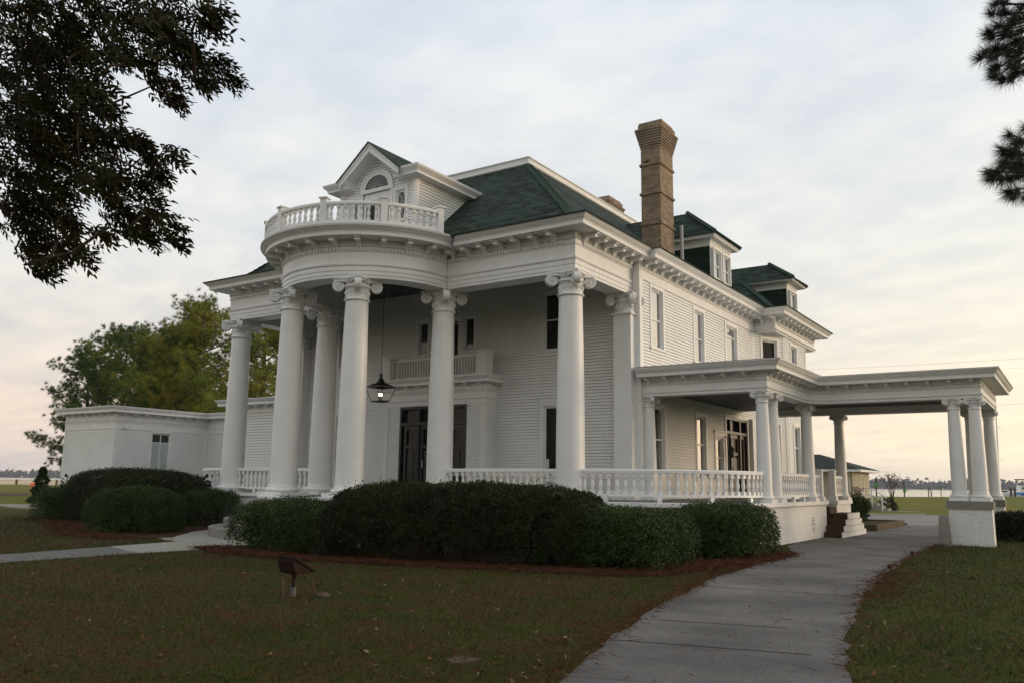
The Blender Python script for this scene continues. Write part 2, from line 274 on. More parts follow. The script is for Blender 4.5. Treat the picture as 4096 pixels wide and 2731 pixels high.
class MB:
    def __init__(s): s.v = []; s.f = []
    def face(s, pts):
        i = len(s.v); s.v += [tuple(p) for p in pts]; s.f.append(tuple(range(i, i+len(pts))))
    def box(s, x0, y0, z0, x1, y1, z1):
        i = len(s.v)
        s.v += [(x0, y0, z0), (x1, y0, z0), (x1, y1, z0), (x0, y1, z0), (x0, y0, z1), (x1, y0, z1), (x1, y1, z1), (x0, y1, z1)]
        s.f += [tuple(i+k for k in q) for q in ((0, 3, 2, 1), (4, 5, 6, 7), (0, 1, 5, 4), (1, 2, 6, 5), (2, 3, 7, 6), (3, 0, 4, 7))]
    def obox(s, P, u, n, u0, u1, n0, n1, z0, z1):      # box in a wall frame: u along, n outward
        i = len(s.v)
        for z in (z0, z1):
            for a, b in ((u0, n0), (u1, n0), (u1, n1), (u0, n1)):
                s.v.append((P[0]+u[0]*a+n[0]*b, P[1]+u[1]*a+n[1]*b, z))
        q = ((0, 3, 2, 1), (4, 5, 6, 7), (0, 1, 5, 4), (1, 2, 6, 5), (2, 3, 7, 6), (3, 0, 4, 7))
        flip = (u[0]*n[1]-u[1]*n[0]) < 0
        s.f += [tuple(i+k for k in (c[::-1] if flip else c)) for c in q]
    def prism(s, poly, z0, z1, bottom=True):
        a = sum(poly[i][0]*poly[(i+1) % len(poly)][1]-poly[(i+1) % len(poly)][0]*poly[i][1] for i in range(len(poly)))
        if a < 0: poly = poly[::-1]
        i = len(s.v); n = len(poly)
        s.v += [(x, y, z0) for x, y in poly]+[(x, y, z1) for x, y in poly]
        for k in range(n): s.f.append((i+k, i+(k+1) % n, i+n+(k+1) % n, i+n+k))
        s.f.append(tuple(range(i+n, i+2*n)))
        if bottom: s.f.append(tuple(range(i+n-1, i-1, -1)))
    def lathe(s, prof, c=(0, 0, 0), n=20, a0=0.0):
        i = len(s.v)
        for r, z in prof:
            for k in range(n):
                t = a0+2*math.pi*k/n; s.v.append((c[0]+r*math.cos(t), c[1]+r*math.sin(t), c[2]+z))
        for j in range(len(prof)-1):
            for k in range(n):
                k2 = (k+1) % n; s.f.append((i+j*n+k, i+j*n+k2, i+(j+1)*n+k2, i+(j+1)*n+k))
        s.f.append(tuple(i+k for k in range(n-1, -1, -1))); s.f.append(tuple(i+(len(prof)-1)*n+k for k in range(n)))
    def tube(s, pts, r, n=6):
        rs = r if isinstance(r, (list, tuple)) else [r]*len(pts); i = len(s.v); pts = [Vector(p) for p in pts]
        for j, p in enumerate(pts):
            d = (pts[min(j+1, len(pts)-1)]-pts[max(j-1, 0)]).normalized()
            a = d.cross(Vector((0, 0, 1)) if abs(d.z) < 0.9 else Vector((1, 0, 0))).normalized(); b = d.cross(a)
            for k in range(n):
                t = 2*math.pi*k/n; q = p+(a*math.cos(t)+b*math.sin(t))*rs[j]; s.v.append(tuple(q))
        for j in range(len(pts)-1):
            for k in range(n): s.f.append((i+j*n+k, i+j*n+(k+1) % n, i+(j+1)*n+(k+1) % n, i+(j+1)*n+k))
        s.f.append(tuple(i+k for k in range(n-1, -1, -1))); s.f.append(tuple(i+(len(pts)-1)*n+k for k in range(n)))
    def sweep(s, path, prof, closed_prof=False):
        mit = miters(path); i = len(s.v); m = len(prof)
        for (p, q) in zip(path, mit):
            for o, z in prof: s.v.append((p[0]+q[0]*o, p[1]+q[1]*o, z))
        mm = m if closed_prof else m-1
        for j in range(len(path)-1):
            for k in range(mm):
                k2 = (k+1) % m; s.f.append((i+j*m+k, i+(j+1)*m+k, i+(j+1)*m+k2, i+j*m+k2))
        if closed_prof:
            s.f.append(tuple(i+k for k in range(m))); e = i+(len(path)-1)*m; s.f.append(tuple(e+k for k in range(m-1, -1, -1)))
    def add(s, o, mw):
        i = len(s.v); s.v += [tuple(mw @ Vector(p)) for p in o.v]; s.f += [tuple(i+k for k in q) for q in o.f]
    def mesh(s, name, mat, smooth=None):
        me = bpy.data.meshes.new(name); me.from_pydata(s.v, [], s.f); me.update()
        if smooth:
            me.polygons.foreach_set('use_smooth', [True]*len(me.polygons)); me.set_sharp_from_angle(angle=R_(smooth))
        auto_uv(me); me.materials.append(MAT[mat]); return me
    def build(s, name, mat, parent=None, smooth=None, mw=None):
        return link(bpy.data.objects.new(name, s.mesh(name, mat, smooth)), parent, mw)
def miters(path):
    out = []; n = len(path)
    def nrm(a, b):
        dx, dy = b[0]-a[0], b[1]-a[1]; l = math.hypot(dx, dy); return (dy/l, -dx/l)
    for j in range(n):
        a = nrm(path[j-1], path[j]) if j > 0 else None; b = nrm(path[j], path[j+1]) if j < n-1 else None
        if a is None: out.append(b); continue
        if b is None: out.append(a); continue
        mx, my = a[0]+b[0], a[1]+b[1]; d = (mx*mx+my*my)/2
        out.append((mx/d, my/d) if d > 1e-6 else a)
    return out
def walk(path, step, start=None, offset=0.0):
    """points every step along a plan path: (x, y, normal, tangent)"""
    res = []; segs = []
    for a, b in zip(path[:-1], path[1:]):
        l = math.hypot(b[0]-a[0], b[1]-a[1]); segs.append((a, b, l))
    tot = sum(q[2] for q in segs); n = max(1, int(round(tot/step))); st = tot/n; s0 = st*0.5 if start is None else start
    acc = 0; d = s0; i = 0
    while d < tot-1e-6:
        while acc+segs[i][2] < d: acc += segs[i][2]; i += 1
        a, b, l = segs[i]; t = (d-acc)/l; ux, uy = (b[0]-a[0])/l, (b[1]-a[1])/l
        res.append((a[0]+(b[0]-a[0])*t+uy*offset, a[1]+(b[1]-a[1])*t-ux*offset, (uy, -ux), (ux, uy))); d += st
    return res
def arc(cx, cy, r, a0, a1, n, ry=None):
    return [(cx+r*math.cos(a0+(a1-a0)*k/n), cy+(ry or r)*math.sin(a0+(a1-a0)*k/n)) for k in range(n+1)]
def frame_m(x, y, z, n, sc=1.0):      # local x = tangent, local -y = outward normal
    return Matrix(((-n[1]*sc, -n[0]*sc, 0, x), (n[0]*sc, -n[1]*sc, 0, y), (0, 0, sc, z), (0, 0, 0, 1)))
def fast_mesh(name, verts, faces, mat, parent=None):
    """verts Nx3, faces Mxk numpy"""
    me = bpy.data.meshes.new(name); k = faces.shape[1]; m = len(faces)
    me.vertices.add(len(verts)); me.vertices.foreach_set('co', np.ascontiguousarray(verts, np.float32).ravel())
    me.loops.add(m*k); me.loops.foreach_set('vertex_index', np.ascontiguousarray(faces, np.int32).ravel())
    me.polygons.add(m); me.polygons.foreach_set('loop_start', np.arange(0, m*k, k, dtype=np.int32)); me.polygons.foreach_set('loop_total', np.full(m, k, np.int32))
    me.update(calc_edges=True); me.validate(); me.materials.append(MAT[mat])
    return link(bpy.data.objects.new(name, me), parent)
def unit(a): return a/np.maximum(np.linalg.norm(a, axis=1, keepdims=True), 1e-9)
def leaf_verts(P, A, W, ln, wd):
    """diamond leaves: P base, A direction, W side direction"""
    ln = ln[:, None]; wd = wd[:, None]; N = np.cross(A, W)
    mid = P+A*ln*0.45+N*ln*0.07
    V = np.stack([P, mid+W*wd*0.5, P+A*ln-N*ln*0.06, mid-W*wd*0.5], 1)
    return V.reshape(-1, 3), np.arange(len(P)*4).reshape(-1, 4)
def rand_dirs(n): return unit(rng.normal(size=(n, 3)))
def perp(A): return unit(np.cross(A, rand_dirs(len(A))))

# clapboard wall with real openings: boards lap over each other
def clap(mb, P, u, n, u0, u1, z0, z1, openings=(), pitch=0.1, lim=None, lip=0.016):
    rows = int(math.ceil((z1-z0)/pitch-1e-6))
    for r in range(rows):
        za = z0+r*pitch; zb = min(za+pitch, z1)
        a, b = (u0, u1) if lim is None else lim((za+zb)/2)
        if b-a < 0.02: continue
        cuts = [(a, b)]
        for (oa, ob, oza, ozb) in openings:
            if ozb <= za+0.01 or oza >= zb-0.01: continue
            nc = []
            for (p, q) in cuts:
                if ob <= p or oa >= q: nc.append((p, q)); continue
                if oa > p: nc.append((p, oa))
                if ob < q: nc.append((ob, q))
            cuts = nc
        def pt(t, o, z): return (P[0]+u[0]*t+n[0]*o, P[1]+u[1]*t+n[1]*o, z)
        flip = (u[0]*n[1]-u[1]*n[0]) > 0
        for (p, q) in cuts:
            gz = za+0.20*pitch
            fs = [(pt(p, lip, gz), pt(q, lip, gz), pt(q, lip*.6, zb), pt(p, lip*.6, zb)), (pt(p, -.03, za), pt(q, -.03, za), pt(q, -.03, gz), pt(p, -.03, gz)), (pt(p, -.03, gz), pt(q, -.03, gz), pt(q, lip, gz), pt(p, lip, gz)), (pt(p, lip*.6, za), pt(q, lip*.6, za), pt(q, -.03, za), pt(p, -.03, za))]
            for g in fs: mb.face(g[::-1] if flip else g)
def window(parent, P, u, n, a, b, za, zb, cas=0.11, meet=None, depth=0.13, sill=True, head=0.0, pane_mat='window_glass', frame_mat='white_paint', trans=None, mull=(), name='window'):
    """casing, jambs and sashes in one frame mesh; every pane a child"""
    f = MB()
    f.obox(P, u, n, a-cas, a, 0.0, 0.035, za, zb); f.obox(P, u, n, b, b+cas, 0.0, 0.035, za, zb)
    f.obox(P, u, n, a-cas, b+cas, 0.0, 0.038, zb, zb+cas)
    if head: f.obox(P, u, n, a-cas-0.02, b+cas+0.02, 0.0, 0.05, zb+cas, zb+cas+head); f.obox(P, u, n, a-cas-0.06, b+cas+0.06, 0.0, 0.09, zb+cas+head, zb+cas+head+0.05)
    if sill: f.obox(P, u, n, a-cas-0.04, b+cas+0.04, 0.0, 0.08, za-0.06, za); f.obox(P, u, n, a-cas, b+cas, 0.0, 0.03, za-0.16, za-0.06)
    j = 0.03
    f.obox(P, u, n, a, a+j, -depth, 0.0, za, zb); f.obox(P, u, n, b-j, b, -depth, 0.0, za, zb)
    f.obox(P, u, n, a+j, b-j, -depth, 0.0, zb-j, zb); f.obox(P, u, n, a+j, b-j, -depth, 0.0, za, za+j)
    st = 0.045
    a2, b2, z2, z3 = a+j, b-j, za+j, zb-j
    d0 = -depth*0.75; d1 = d0+0.04
    xs = [a2]+[m for m in mull]+[b2]
    zs = [z2]+sorted([q for q in (meet, trans) if q])+[z3]
    for xx in xs:
        e0 = xx-(0 if xx == a2 else st/2); e1 = e0+st
        if xx == b2: e0, e1 = b2-st, b2
        f.obox(P, u, n, e0, e1, d0, d1, z2, z3)
    for zz in zs:
        e0 = zz-(0 if zz == z2 else st/2); e1 = e0+st
        if zz == z3: e0, e1 = z3-st, z3
        ed = 0.004 if zz == meet else 0.002
        f.obox(P, u, n, a2+0.001, b2-0.001, d0+ed, d1+ed, e0, e1)
    o = f.build(name, frame_mat, parent)
    for i in range(len(xs)-1):
        for k in range(len(zs)-1):
            g = MB(); g.obox(P, u, n, xs[i]+0.01, xs[i+1]-0.01, d0+0.008, d0+0.018, zs[k]+0.01, zs[k+1]-0.01)
            pm = pane_mat if isinstance(pane_mat, str) else pane_mat[k]
            g.build('pane', pm, o)
    return o

# ------------------------------------------------------------------ ground, water, paths
def structure(o): o['kind'] = 'structure'; return o
shore = [(-420, -160), (-300, -40), (-205, 20), (-178, 52), (-168, 72), (-120, 108), (-60, 138), (-16, 157), (-8, 183), (-1, 214), (40, 300), (120, 520), (400, 700)]
land = shore+[(900, 700), (900, -500), (-420, -500)]
g = MB(); g.prism(land, -1.6, 0.0, bottom=False); structure(g.build('ground', 'lawn'))
g = MB(); g.face([(-6000, -2500, -0.55), (6000, -2500, -0.55), (6000, 7000, -0.55), (-6000, 7000, -0.55)]); structure(g.build('water', 'water'))
DL = [(10.4, -24), (8.9, -18), (7.84, -13.9), (7.28, -11.9), (6.54, -8.5), (5.98, -5.2), (5.80, -2.7), (5.65, 0.0), (5.3, 2.2), (4.6, 4.2), (4.42, 6), (4.42, 14.5), (4.98, 14.8), (4.65, 20.8), (3.2, 24.0), (-4, 26.5), (-16, 26.5)]
DR = [(13.0, -24), (11.4, -17.5), (9.85, -12.4), (9.36, -10.3), (8.78, -6.7), (8.30, -2.1), (8.02, 3.4), (8.0, 7.5), (8.2, 9.0), (8.4, 14.5), (9.2, 23), (13, 29), (30, 31)]
def wob(pts, amp, step=0.35):
    out = []
    for a, b in zip(pts[:-1], pts[1:]):
        l = math.hypot(b[0]-a[0], b[1]-a[1]); k = max(1, int(l/step))
        for i in range(k):
            t = i/k; out.append((a[0]+(b[0]-a[0])*t+random.uniform(-amp, amp), a[1]+(b[1]-a[1])*t+random.uniform(-amp, amp)))
    out.append(pts[-1]); return out
g = MB(); n_ = 60
def along(pts, y): return float(np.interp(y, [p[1] for p in pts], [p[0] for p in pts]))
dl = wob(DL[:14], 0.05); dr = wob(DR[:11], 0.05)
g.prism(dl+dr[::-1], -0.05, 0.006, bottom=False); structure(g.build('driveway', 'asphalt'))
road = [(-16, 26.5), (-4, 26.0), (2.2, 23.9), (4.65, 20.85), (9.1, 23.05), (13, 28), (40, 30), (40, 52), (9, 46.5), (4.4, 39.2), (0.9, 34.6), (-16, 34)]
g = MB(); g.prism(road, -0.05, 0.010, bottom=False); structure(g.build('road', 'far_asphalt'))
g = MB(); g.prism([(-3, 34.5), (0.85, 34.62), (3.4, 37.9), (3.2, 38.1), (0.8, 34.9), (-3, 34.8)], 0, 0.1); tag(g.build('kerb', 'pale_concrete'), 'pale concrete kerb at far edge of asphalt loop', 'kerb')
xc, yc = -7.13, -0.43
# front walk: pad round the steps, then a path towards the camera side
g = MB(); g.prism(arc(xc, -2.6, 5.15, R_(180), R_(360), 40, 3.8)+[(xc+5.15, -1.2), (xc-5.15, -1.2)], -0.05, 0.022, bottom=False); structure(g.build('front_walk', 'pale_concrete'))
g = MB(); g.prism([(-8.25, -6.2), (-7.9, -8.35), (-6.4, -8.83), (-5.78, -8.95), (-5.5, -6.0)], -0.05, 0.016, bottom=False); structure(g.build('front_walk', 'pale_concrete'))
g = MB(); g.prism([(-7.9, -8.36), (-7.48, -11.0), (-7.3, -22), (-5.4, -22), (-5.74, -11.9), (-5.78, -8.96), (-6.4, -8.84)], -0.05, 0.012, bottom=False); structure(g.build('front_walk', 'dark_concrete'))
g = MB(); g.prism([(-40.5, 4.9), (-39.5, 3.6), (-36.0, 2.75), (-29.0, 1.95), (-23, 1.4), (-23, 2.2), (-29.0, 2.85), (-35.2, 3.5), (-37.3, 4.4), (-38.5, 5.6)], -0.05, 0.06, bottom=False); structure(g.build('garden_walk', 'pale_concrete'))
g = MB(); g.prism(wob([(-39.0, 6.2), (-36.8, 4.55), (-35.0, 3.75), (-28.6, 3.0), (-28.6, 4.3), (-34, 4.3), (-36, 7.5)], 0.05, 0.6), 0, 0.07, bottom=False)
o = g.build('garden_bed', 'mulch'); o['kind'] = 'structure'

# straw beds below the hedges (low heaps)
def bed(name, poly, z, mat, amp=0.06):
    g = MB(); g.prism(wob(poly, amp, 0.4), 0.0, z, bottom=False); return g.build(name, mat)
for poly in ([(-6.0, -7.3), (-4.4, -7.8), (-2.0, -7.9), (0.2, -7.35), (2.6, -6.7), (4.3, -6.25), (5.15, -5.7), (5.4, -3.5), (5.75, -1.0), (5.6, 1.3), (4.2, 1.6), (2, -2), (-3, -4.2), (-5.6, -5.4)],
             [(-21.8, -3.2), (-18.6, -3.9), (-14.5, -6.0), (-12.2, -7.0), (-10.2, -7.0), (-9.6, -5.6), (-11.5, -3.4), (-13.2, -0.8), (-20, 0), (-23.5, -0.8)]):
    structure(bed('straw_bed', poly, 0.035, 'mulch'))

# ------------------------------------------------------------------ THE MANSION
XS, YF = 0.566, 3.35
mansion = thing('mansion', (xc, 6.0, 0.0), 'large white two storey clapboard mansion with columned round portico and green hip roof', 'mansion')
FZ = 1.18
# --- terrace floor and its brick base
ell_r = arc(0.2, 3.4, 4.25, R_(0), R_(-90), 16, 3.85)
ell_l = [(2*xc-x, y) for x, y in ell_r][::-1]
front = arc(xc, yc, 3.28, R_(-0.4), R_(-179.6), 40)
fl = [(4.45, 9.62)]+ell_r+front+ell_l+[(2*xc-4.45, 9.0)]
outline = fl[::-1]           # left to right, outward on the right-hand side
g = MB(); g.sweep(outline, [(-0.06, 1.05), (0.0, 1.05), (0.02, 1.07), (0.02, 1.17), (0.0, FZ), (-0.3, FZ)]); g.build('terrace_edge', 'white_paint', mansion)
g = MB(); g.prism([(x, y) for x, y in outline]+[(0.6, 9.6), (0.6, 3.3), (2*xc-0.6, 3.3), (2*xc-0.6, 9.0)], FZ-0.06, FZ-0.004, bottom=False)
g.build('terrace_floor', 'porch_floor', mansion)
g = MB(); g.sweep(outline, [(-0.07, 0.0), (-0.07, 1.06)]); g.box(4.0, 9.555, 0, 4.379, 9.6, 1.06)
base = g.build('base_wall', 'white_brick', mansion)
for dy, dz in ((0, .2), (-.09, .12), (.09, .12), (-.18, 0), (0, 0.02), (.18, 0), (-.09, -.12), (.09, -.12), (0, -.2)):
    g = MB(); g.box(4.37, 7.87+dy-0.02, 0.46+dz-0.035, 4.386, 7.87+dy+0.02, 0.46+dz+0.035); g.build('vent_hole', 'gap_dark', base)  # dark boxes on the wall paint the shade inside vent openings
# --- round front steps
g = MB()
for r, z in ((4.63, .26), (4.22, .50), (3.86, .74), (3.54, .97)):
    g.prism(arc(xc, yc, r, R_(-168), R_(-12), 40)+[(xc+1.5, yc-0.02), (xc-1.5, yc-0.02)], 0.0, z, bottom=False)
g.build('steps', 'concrete', mansion)
# --- columns -----------------------------------------------------------------
def capital_mb():
    """angled Ionic capital, neck radius 0.335, 0.61 high, base at z = 0"""
    c = MB()
    c.lathe([(0.335, -0.05), (0.385, -0.045), (0.395, -0.02), (0.375, 0.0), (0.345, 0.01), (0.338, 0.03), (0.345, 0.30), (0.37, 0.32), (0.40, 0.345), (0.385, 0.385), (0.36, 0.40), (0.37, 0.50), (0.36, 0.55)], n=32)
    for k in range(12):                  # palmettes and scrolls round the necking
        a = 2*math.pi*k/12
        for da, w_, h0, h1 in ((0, 0.030, 0.07, 0.27), (0.13, 0.020, 0.10, 0.24), (-0.13, 0.020, 0.10, 0.24)):
            x, y = math.cos(a+da), math.sin(a+da); tx, ty = -y, x
            p = lambda t, o, z: (x*o+tx*t, y*o+ty*t, z)
            zm = h0+(h1-h0)*0.65; i = len(c.v)
            c.v += [p(-w_, 0.342, zm), p(0, 0.342, h1+0.01), p(w_, 0.342, zm), p(0, 0.342, h0), p(0, 0.385, zm)]
            c.f += [(i+4, i+1, i), (i+4, i+2, i+1), (i+4, i+3, i+2), (i+4, i, i+3)]
        b = a+math.pi/12; c.lathe([(0.0, -0.024), (0.017, -0.017), (0.024, 0), (0.017, 0.017), (0.0, 0.024)], (0.345*math.cos(b), 0.345*math.sin(b), 0.075), 6)
    for k in range(20):                  # egg and dart
        a = 2*math.pi*k/20; c.lathe([(0.0, -0.03), (0.028, -0.015), (0.032, 0.01), (0.0, 0.03)], (0.392*math.cos(a), 0.392*math.sin(a), 0.36), 6)
    # abacus with hollow sides
    def side(h, dip):
        pts = []
        for q in range(4):
            a = q*math.pi/2
            for k in range(7):
                t = -1+2*k/7.0; x, y = h*t, -h+dip*(1-t*t); pts.append((x*math.cos(a)-y*math.sin(a), x*math.sin(a)+y*math.cos(a)))
        return pts
    c.prism(side(0.50, 0.10), 0.54, 0.575); c.prism(side(0.53, 0.10), 0.575, 0.61)
    for q in range(4):
        a = math.pi/4+q*math.pi/2; d = Vector((math.cos(a), math.sin(a), 0)); s_ = Vector((-d.y, d.x, 0))
        ctr = d*0.555+Vector((0, 0, 0.395)); n = 20
        mk = lambda rad, o: [tuple(ctr+d*(rad*math.cos(2*math.pi*k/n))+Vector((0, 0, rad*math.sin(2*math.pi*k/n)))+s_*o) for k in range(n)]
        rings = [mk(0.02, 0.115), mk(0.035, 0.105), mk(0.045, 0.075), mk(0.065, 0.078), mk(0.075, 0.098), mk(0.092, 0.098), mk(0.102, 0.074), mk(0.125, 0.076), mk(0.135, 0.100), mk(0.165, 0.098), mk(0.178, 0.08),
                 mk(0.165, 0.03), mk(0.165, -0.03), mk(0.178, -0.08), mk(0.165, -0.098), mk(0.135, -0.100), mk(0.125, -0.076), mk(0.102, -0.074), mk(0.092, -0.098), mk(0.075, -0.098), mk(0.065, -0.078), mk(0.045, -0.075), mk(0.035, -0.105), mk(0.02, -0.115)]
        i = len(c.v)
        for rg in rings: c.v += rg
        for j in range(len(rings)-1):
            for k in range(n): c.f.append((i+j*n+k, i+j*n+(k+1) % n, i+(j+1)*n+(k+1) % n, i+(j+1)*n+k))
        c.f.append(tuple(i+k for k in range(n-1, -1, -1))); c.f.append(tuple(i+(len(rings)-1)*n+k for k in range(n)))
        for sg in (-1, 1):               # canalis running from the volute to the middle of the side
            e = Vector((math.cos(a+sg*math.pi/4), math.sin(a+sg*math.pi/4), 0))
            p0 = d*0.56+s_*(sg*0.075)+Vector((0, 0, 0.535)); p2 = e*0.385+Vector((0, 0, 0.455)); p1 = d*0.40+s_*(sg*0.15)+Vector((0, 0, 0.52))
            c.tube([p0, p1, p2], [0.038, 0.03, 0.024], 6)
        c.lathe([(0, -0.03), (0.03, -0.02), (0.035, 0.01), (0.02, 0.03), (0, 0.035)], tuple(d*0.63+Vector((0, 0, 0.535))), 7)
        e = Vector((math.cos(q*math.pi/2), math.sin(q*math.pi/2), 0)); t = Vector((-e.y, e.x, 0))    # leaf in the middle of each side
        for dt, h in ((0, 0.16), (0.05, 0.11), (-0.05, 0.11)):
            b0 = e*0.39+t*dt*0.3+Vector((0, 0, 0.44)); tp = e*0.46+t*dt*1.5+Vector((0, 0, 0.44+h)); i = len(c.v); m_ = (b0+tp)/2
            c.v += [tuple(b0), tuple(m_-t*0.026+e*0.012), tuple(tp), tuple(m_+t*0.026+e*0.012), tuple(m_+e*0.035)]; c.f += [(i+4, i, i+1), (i+4, i+1, i+2), (i+4, i+2, i+3), (i+4, i+3, i)]
    return c
CAP = capital_mb().mesh('capital', 'white_paint', 50)
def shaft_prof(rb, rn, z0, z1):
    return [(rb+0.05*rb, z0), (rb+0.04*rb, z0+0.03), (rb, z0+0.07)]+[(rb-(rb-rn)*(max(0, t-0.22)/0.78)**1.35, z0+0.07+(z1-z0-0.07)*t) for t in [i/9 for i in range(10)]]
SH = {}
def column(x, y, z0, big=True, engaged=False):
    s = 1.0 if big else 0.5; zn = 6.88 if big else 4.0; rb, rn = (0.40, 0.335) if big else (0.205, 0.166)
    key = (big, round(z0, 3))
    if key not in SH:
        b = MB(); pl = 0.54 if big else 0.265; ph = 0.115 if big else 0.10; th = 0.13 if big else 0.085
        b.box(-pl, -pl, 0, pl, pl, ph)
        b.lathe([(rb*1.02, ph), (rb*1.22, ph+0.004), (rb*1.30, ph+th*0.3), (rb*1.30, ph+th*0.6), (rb*1.2, ph+th*0.9), (rb*1.08, ph+th), (rb*1.08, ph+th+0.03), (rb, ph+th+0.035)], n=32)
        sh = MB(); sh.lathe(shaft_prof(rb, rn, ph+th+0.03, zn-z0-0.04*s), n=32)
        SH[key] = (sh.mesh('column', 'white_paint', 50), b.mesh('base', 'white_paint', 50))
    me, bm = SH[key]
    c = link(bpy.data.objects.new('column', me), mansion, Matrix.Translation((x, y, z0)))
    link(bpy.data.objects.new('base', bm), c, Matrix.Translation((x, y, z0)))
    link(bpy.data.objects.new('capital', CAP), c, Matrix.Translation((x, y, zn)) @ Matrix.Scale(s, 4))
    return c
a_ = 2.553
for x, y in ((0, 0), (xc+a_, 0), (xc-a_, 0), (2*xc, 0), (xc+1.38, -2.62), (xc-1.38, -2.62)): column(x, y, FZ)
for x, y in ((0.69, 3.65), (4.19, 3.65), (4.19, 4.58), (4.19, 8.3), (4.19, 12.85)): column(x, y, FZ, False)
for x, y in ((8.55, 8.3), (9.11, 8.3), (8.55, 12.85), (9.11, 12.85)): column(x, y, 1.285, False)
# --- square pilasters at the ends of the front wall
def pilaster(cx):
    g = MB(); g.box(cx-0.30, YF-0.40, FZ+0.28, cx+0.30, YF, 6.90); g.box(cx-0.36, YF-0.47, 6.82, cx+0.36, YF, 6.87)
    o = g.build('pilaster', 'white_paint', mansion)
    b = MB(); b.box(cx-0.46, YF-0.58, FZ, cx+0.46, YF, FZ+0.12); b.sweep([(cx-0.32, YF), (cx-0.32, YF-0.42), (cx+0.32, YF-0.42), (cx+0.32, YF)], [(-0.05, FZ+.12), (0.10, FZ+.13), (0.13, FZ+.18), (0.10, FZ+.24), (0.03, FZ+.26), (0.03, FZ+.29), (-0.05, FZ+.30)])
    b.build('base', 'white_paint', o)
    link(bpy.data.objects.new('capital', CAP), o, Matrix.Translation((cx, YF-0.20, 6.88)) @ Matrix.Diagonal((0.92, 0.75, 1, 1)))
pilaster(0.13); pilaster(2*xc-0.13)

# --- walls --------------------------------------------------------------------
FU, FN = (1, 0), (0, -1); P_F = (0, YF)
f_open = [(-2.96, -1.80, 1.98, 4.15), (-12.46, -11.30, 1.98, 4.15), (-2.96, -1.80, 5.97, 7.92), (-12.46, -11.30, 5.97, 7.92), (-8.42, -7.95, 6.20, 7.45), (-6.31, -5.84, 6.20, 7.45), (-7.72, -6.54, 5.20, 7.42)]
g = MB(); clap(g, P_F, FU, FN, 2*xc-XS, XS, FZ, 8.62, f_open)
wf = g.build('wall', 'white_siding', mansion)
SU, SN = (0, 1), (1, 0); P_S = (XS, 0)
s_open = [(4.16, 5.06, 5.95, 7.89), (7.80, 8.69, 5.95, 7.82), (11.03, 12.28, 5.75, 7.80), (4.15, 5.07, 1.95, 4.09), (7.80, 8.65, 1.95, 4.07), (9.60, 10.40, 1.95, 3.38), (10.75, 13.20, FZ, 4.22)]
g = MB(); clap(g, P_S, SU, SN, 3.33, 20.9, FZ, 8.05, s_open); g.box(XS-0.25, 3.30, FZ, XS+0.02, 3.43, 8.62)
ws = g.build('wall', 'white_siding', mansion)
g = MB(); clap(g, (2*xc-XS, 0), SU, (-1, 0), 3.33, 20.75, 0.6, 8.6); g.face([(XS, 20.75, 0), (2*xc-XS, 20.75, 0), (2*xc-XS, 20.75, 8.6), (XS, 20.75, 8.6)]); g.box(2*xc-XS-0.02, 3.30, FZ, 2*xc-XS+0.25, 3.43, 8.62)
g.build('wall', 'white_siding', mansion)
g = MB()      # corner block between portico and side wall, frieze board of the side wall
g.box(0.36, 3.27, FZ, XS+0.03, 3.36, 8.45); g.box(XS-0.1, 3.36, 8.02, XS+0.035, 14.85, 8.30)
g.box(XS-0.1, 3.36, FZ, XS+0.03, 3.50, 8.02); g.build('corner_board', 'white_paint', mansion)
for i, (a, b, za, zb) in enumerate(f_open[:4]):
    o = window(mansion, P_F, FU, FN, a, b, za, zb, meet=7.0 if za > 5 else None, head=0.14 if za < 5 else 0.0)
    if i == 0:
        q = MB(); q.box(-2.79, YF-0.094, 2.12, -2.67, YF-0.09, 2.42); q.build('notice', 'paper', o)
for a, b, za, zb in f_open[4:6]: window(mansion, P_F, FU, FN, a, b, za, zb, cas=0.10)
# balcony door with fan light
dr_ = window(mansion, P_F, FU, FN, -7.72, -6.54, 5.20, 7.42, cas=0.12, sill=False, trans=7.27, mull=(-7.13,), name='door')
g = MB()
for r0, r1, o0, o1 in ((0.52, 0.70, 0.0, 0.04),):
    for k in range(16):
        t0, t1 = math.pi*k/16, math.pi*(k+1)/16
        q = lambda r, t, o: (-7.13+r*math.cos(t), YF-o, 7.55+r*math.sin(t))
        g.face([q(r0, t0, o1), q(r1, t0, o1), q(r1, t1, o1), q(r0, t1, o1)][::-1]); g.face([q(r1, t0, 0), q(r1, t1, 0), q(r1, t1, o1), q(r1, t0, o1)]); g.face([q(r0, t0, 0), q(r0, t1, 0), q(r0, t1, o1), q(r0, t0, o1)][::-1])
g.box(-8.6, YF-0.06, 7.56, -7.84, YF, 7.66); g.box(-6.42, YF-0.06, 7.56, -5.66, YF, 7.66)
o = g.build('fan_light', 'white_paint', mansion)
g = MB(); g.face([(-7.13+0.52*math.cos(math.pi*k/16), YF-0.028, 7.55+0.52*math.sin(math.pi*k/16)) for k in range(17)][::-1]); g.build('pane', 'window_glass', o)
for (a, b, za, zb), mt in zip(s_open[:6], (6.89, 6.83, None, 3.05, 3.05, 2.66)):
    if mt is None: window(mansion, P_S, SU, SN, a, b, za, zb, trans=7.38, cas=0.12, pane_mat='sky_mirror_glass')
    else: window(mansion, P_S, SU, SN, a, b, za, zb, meet=mt, head=0.10 if za < 5 and zb < 4 else 0.0, pane_mat='sky_mirror_glass')
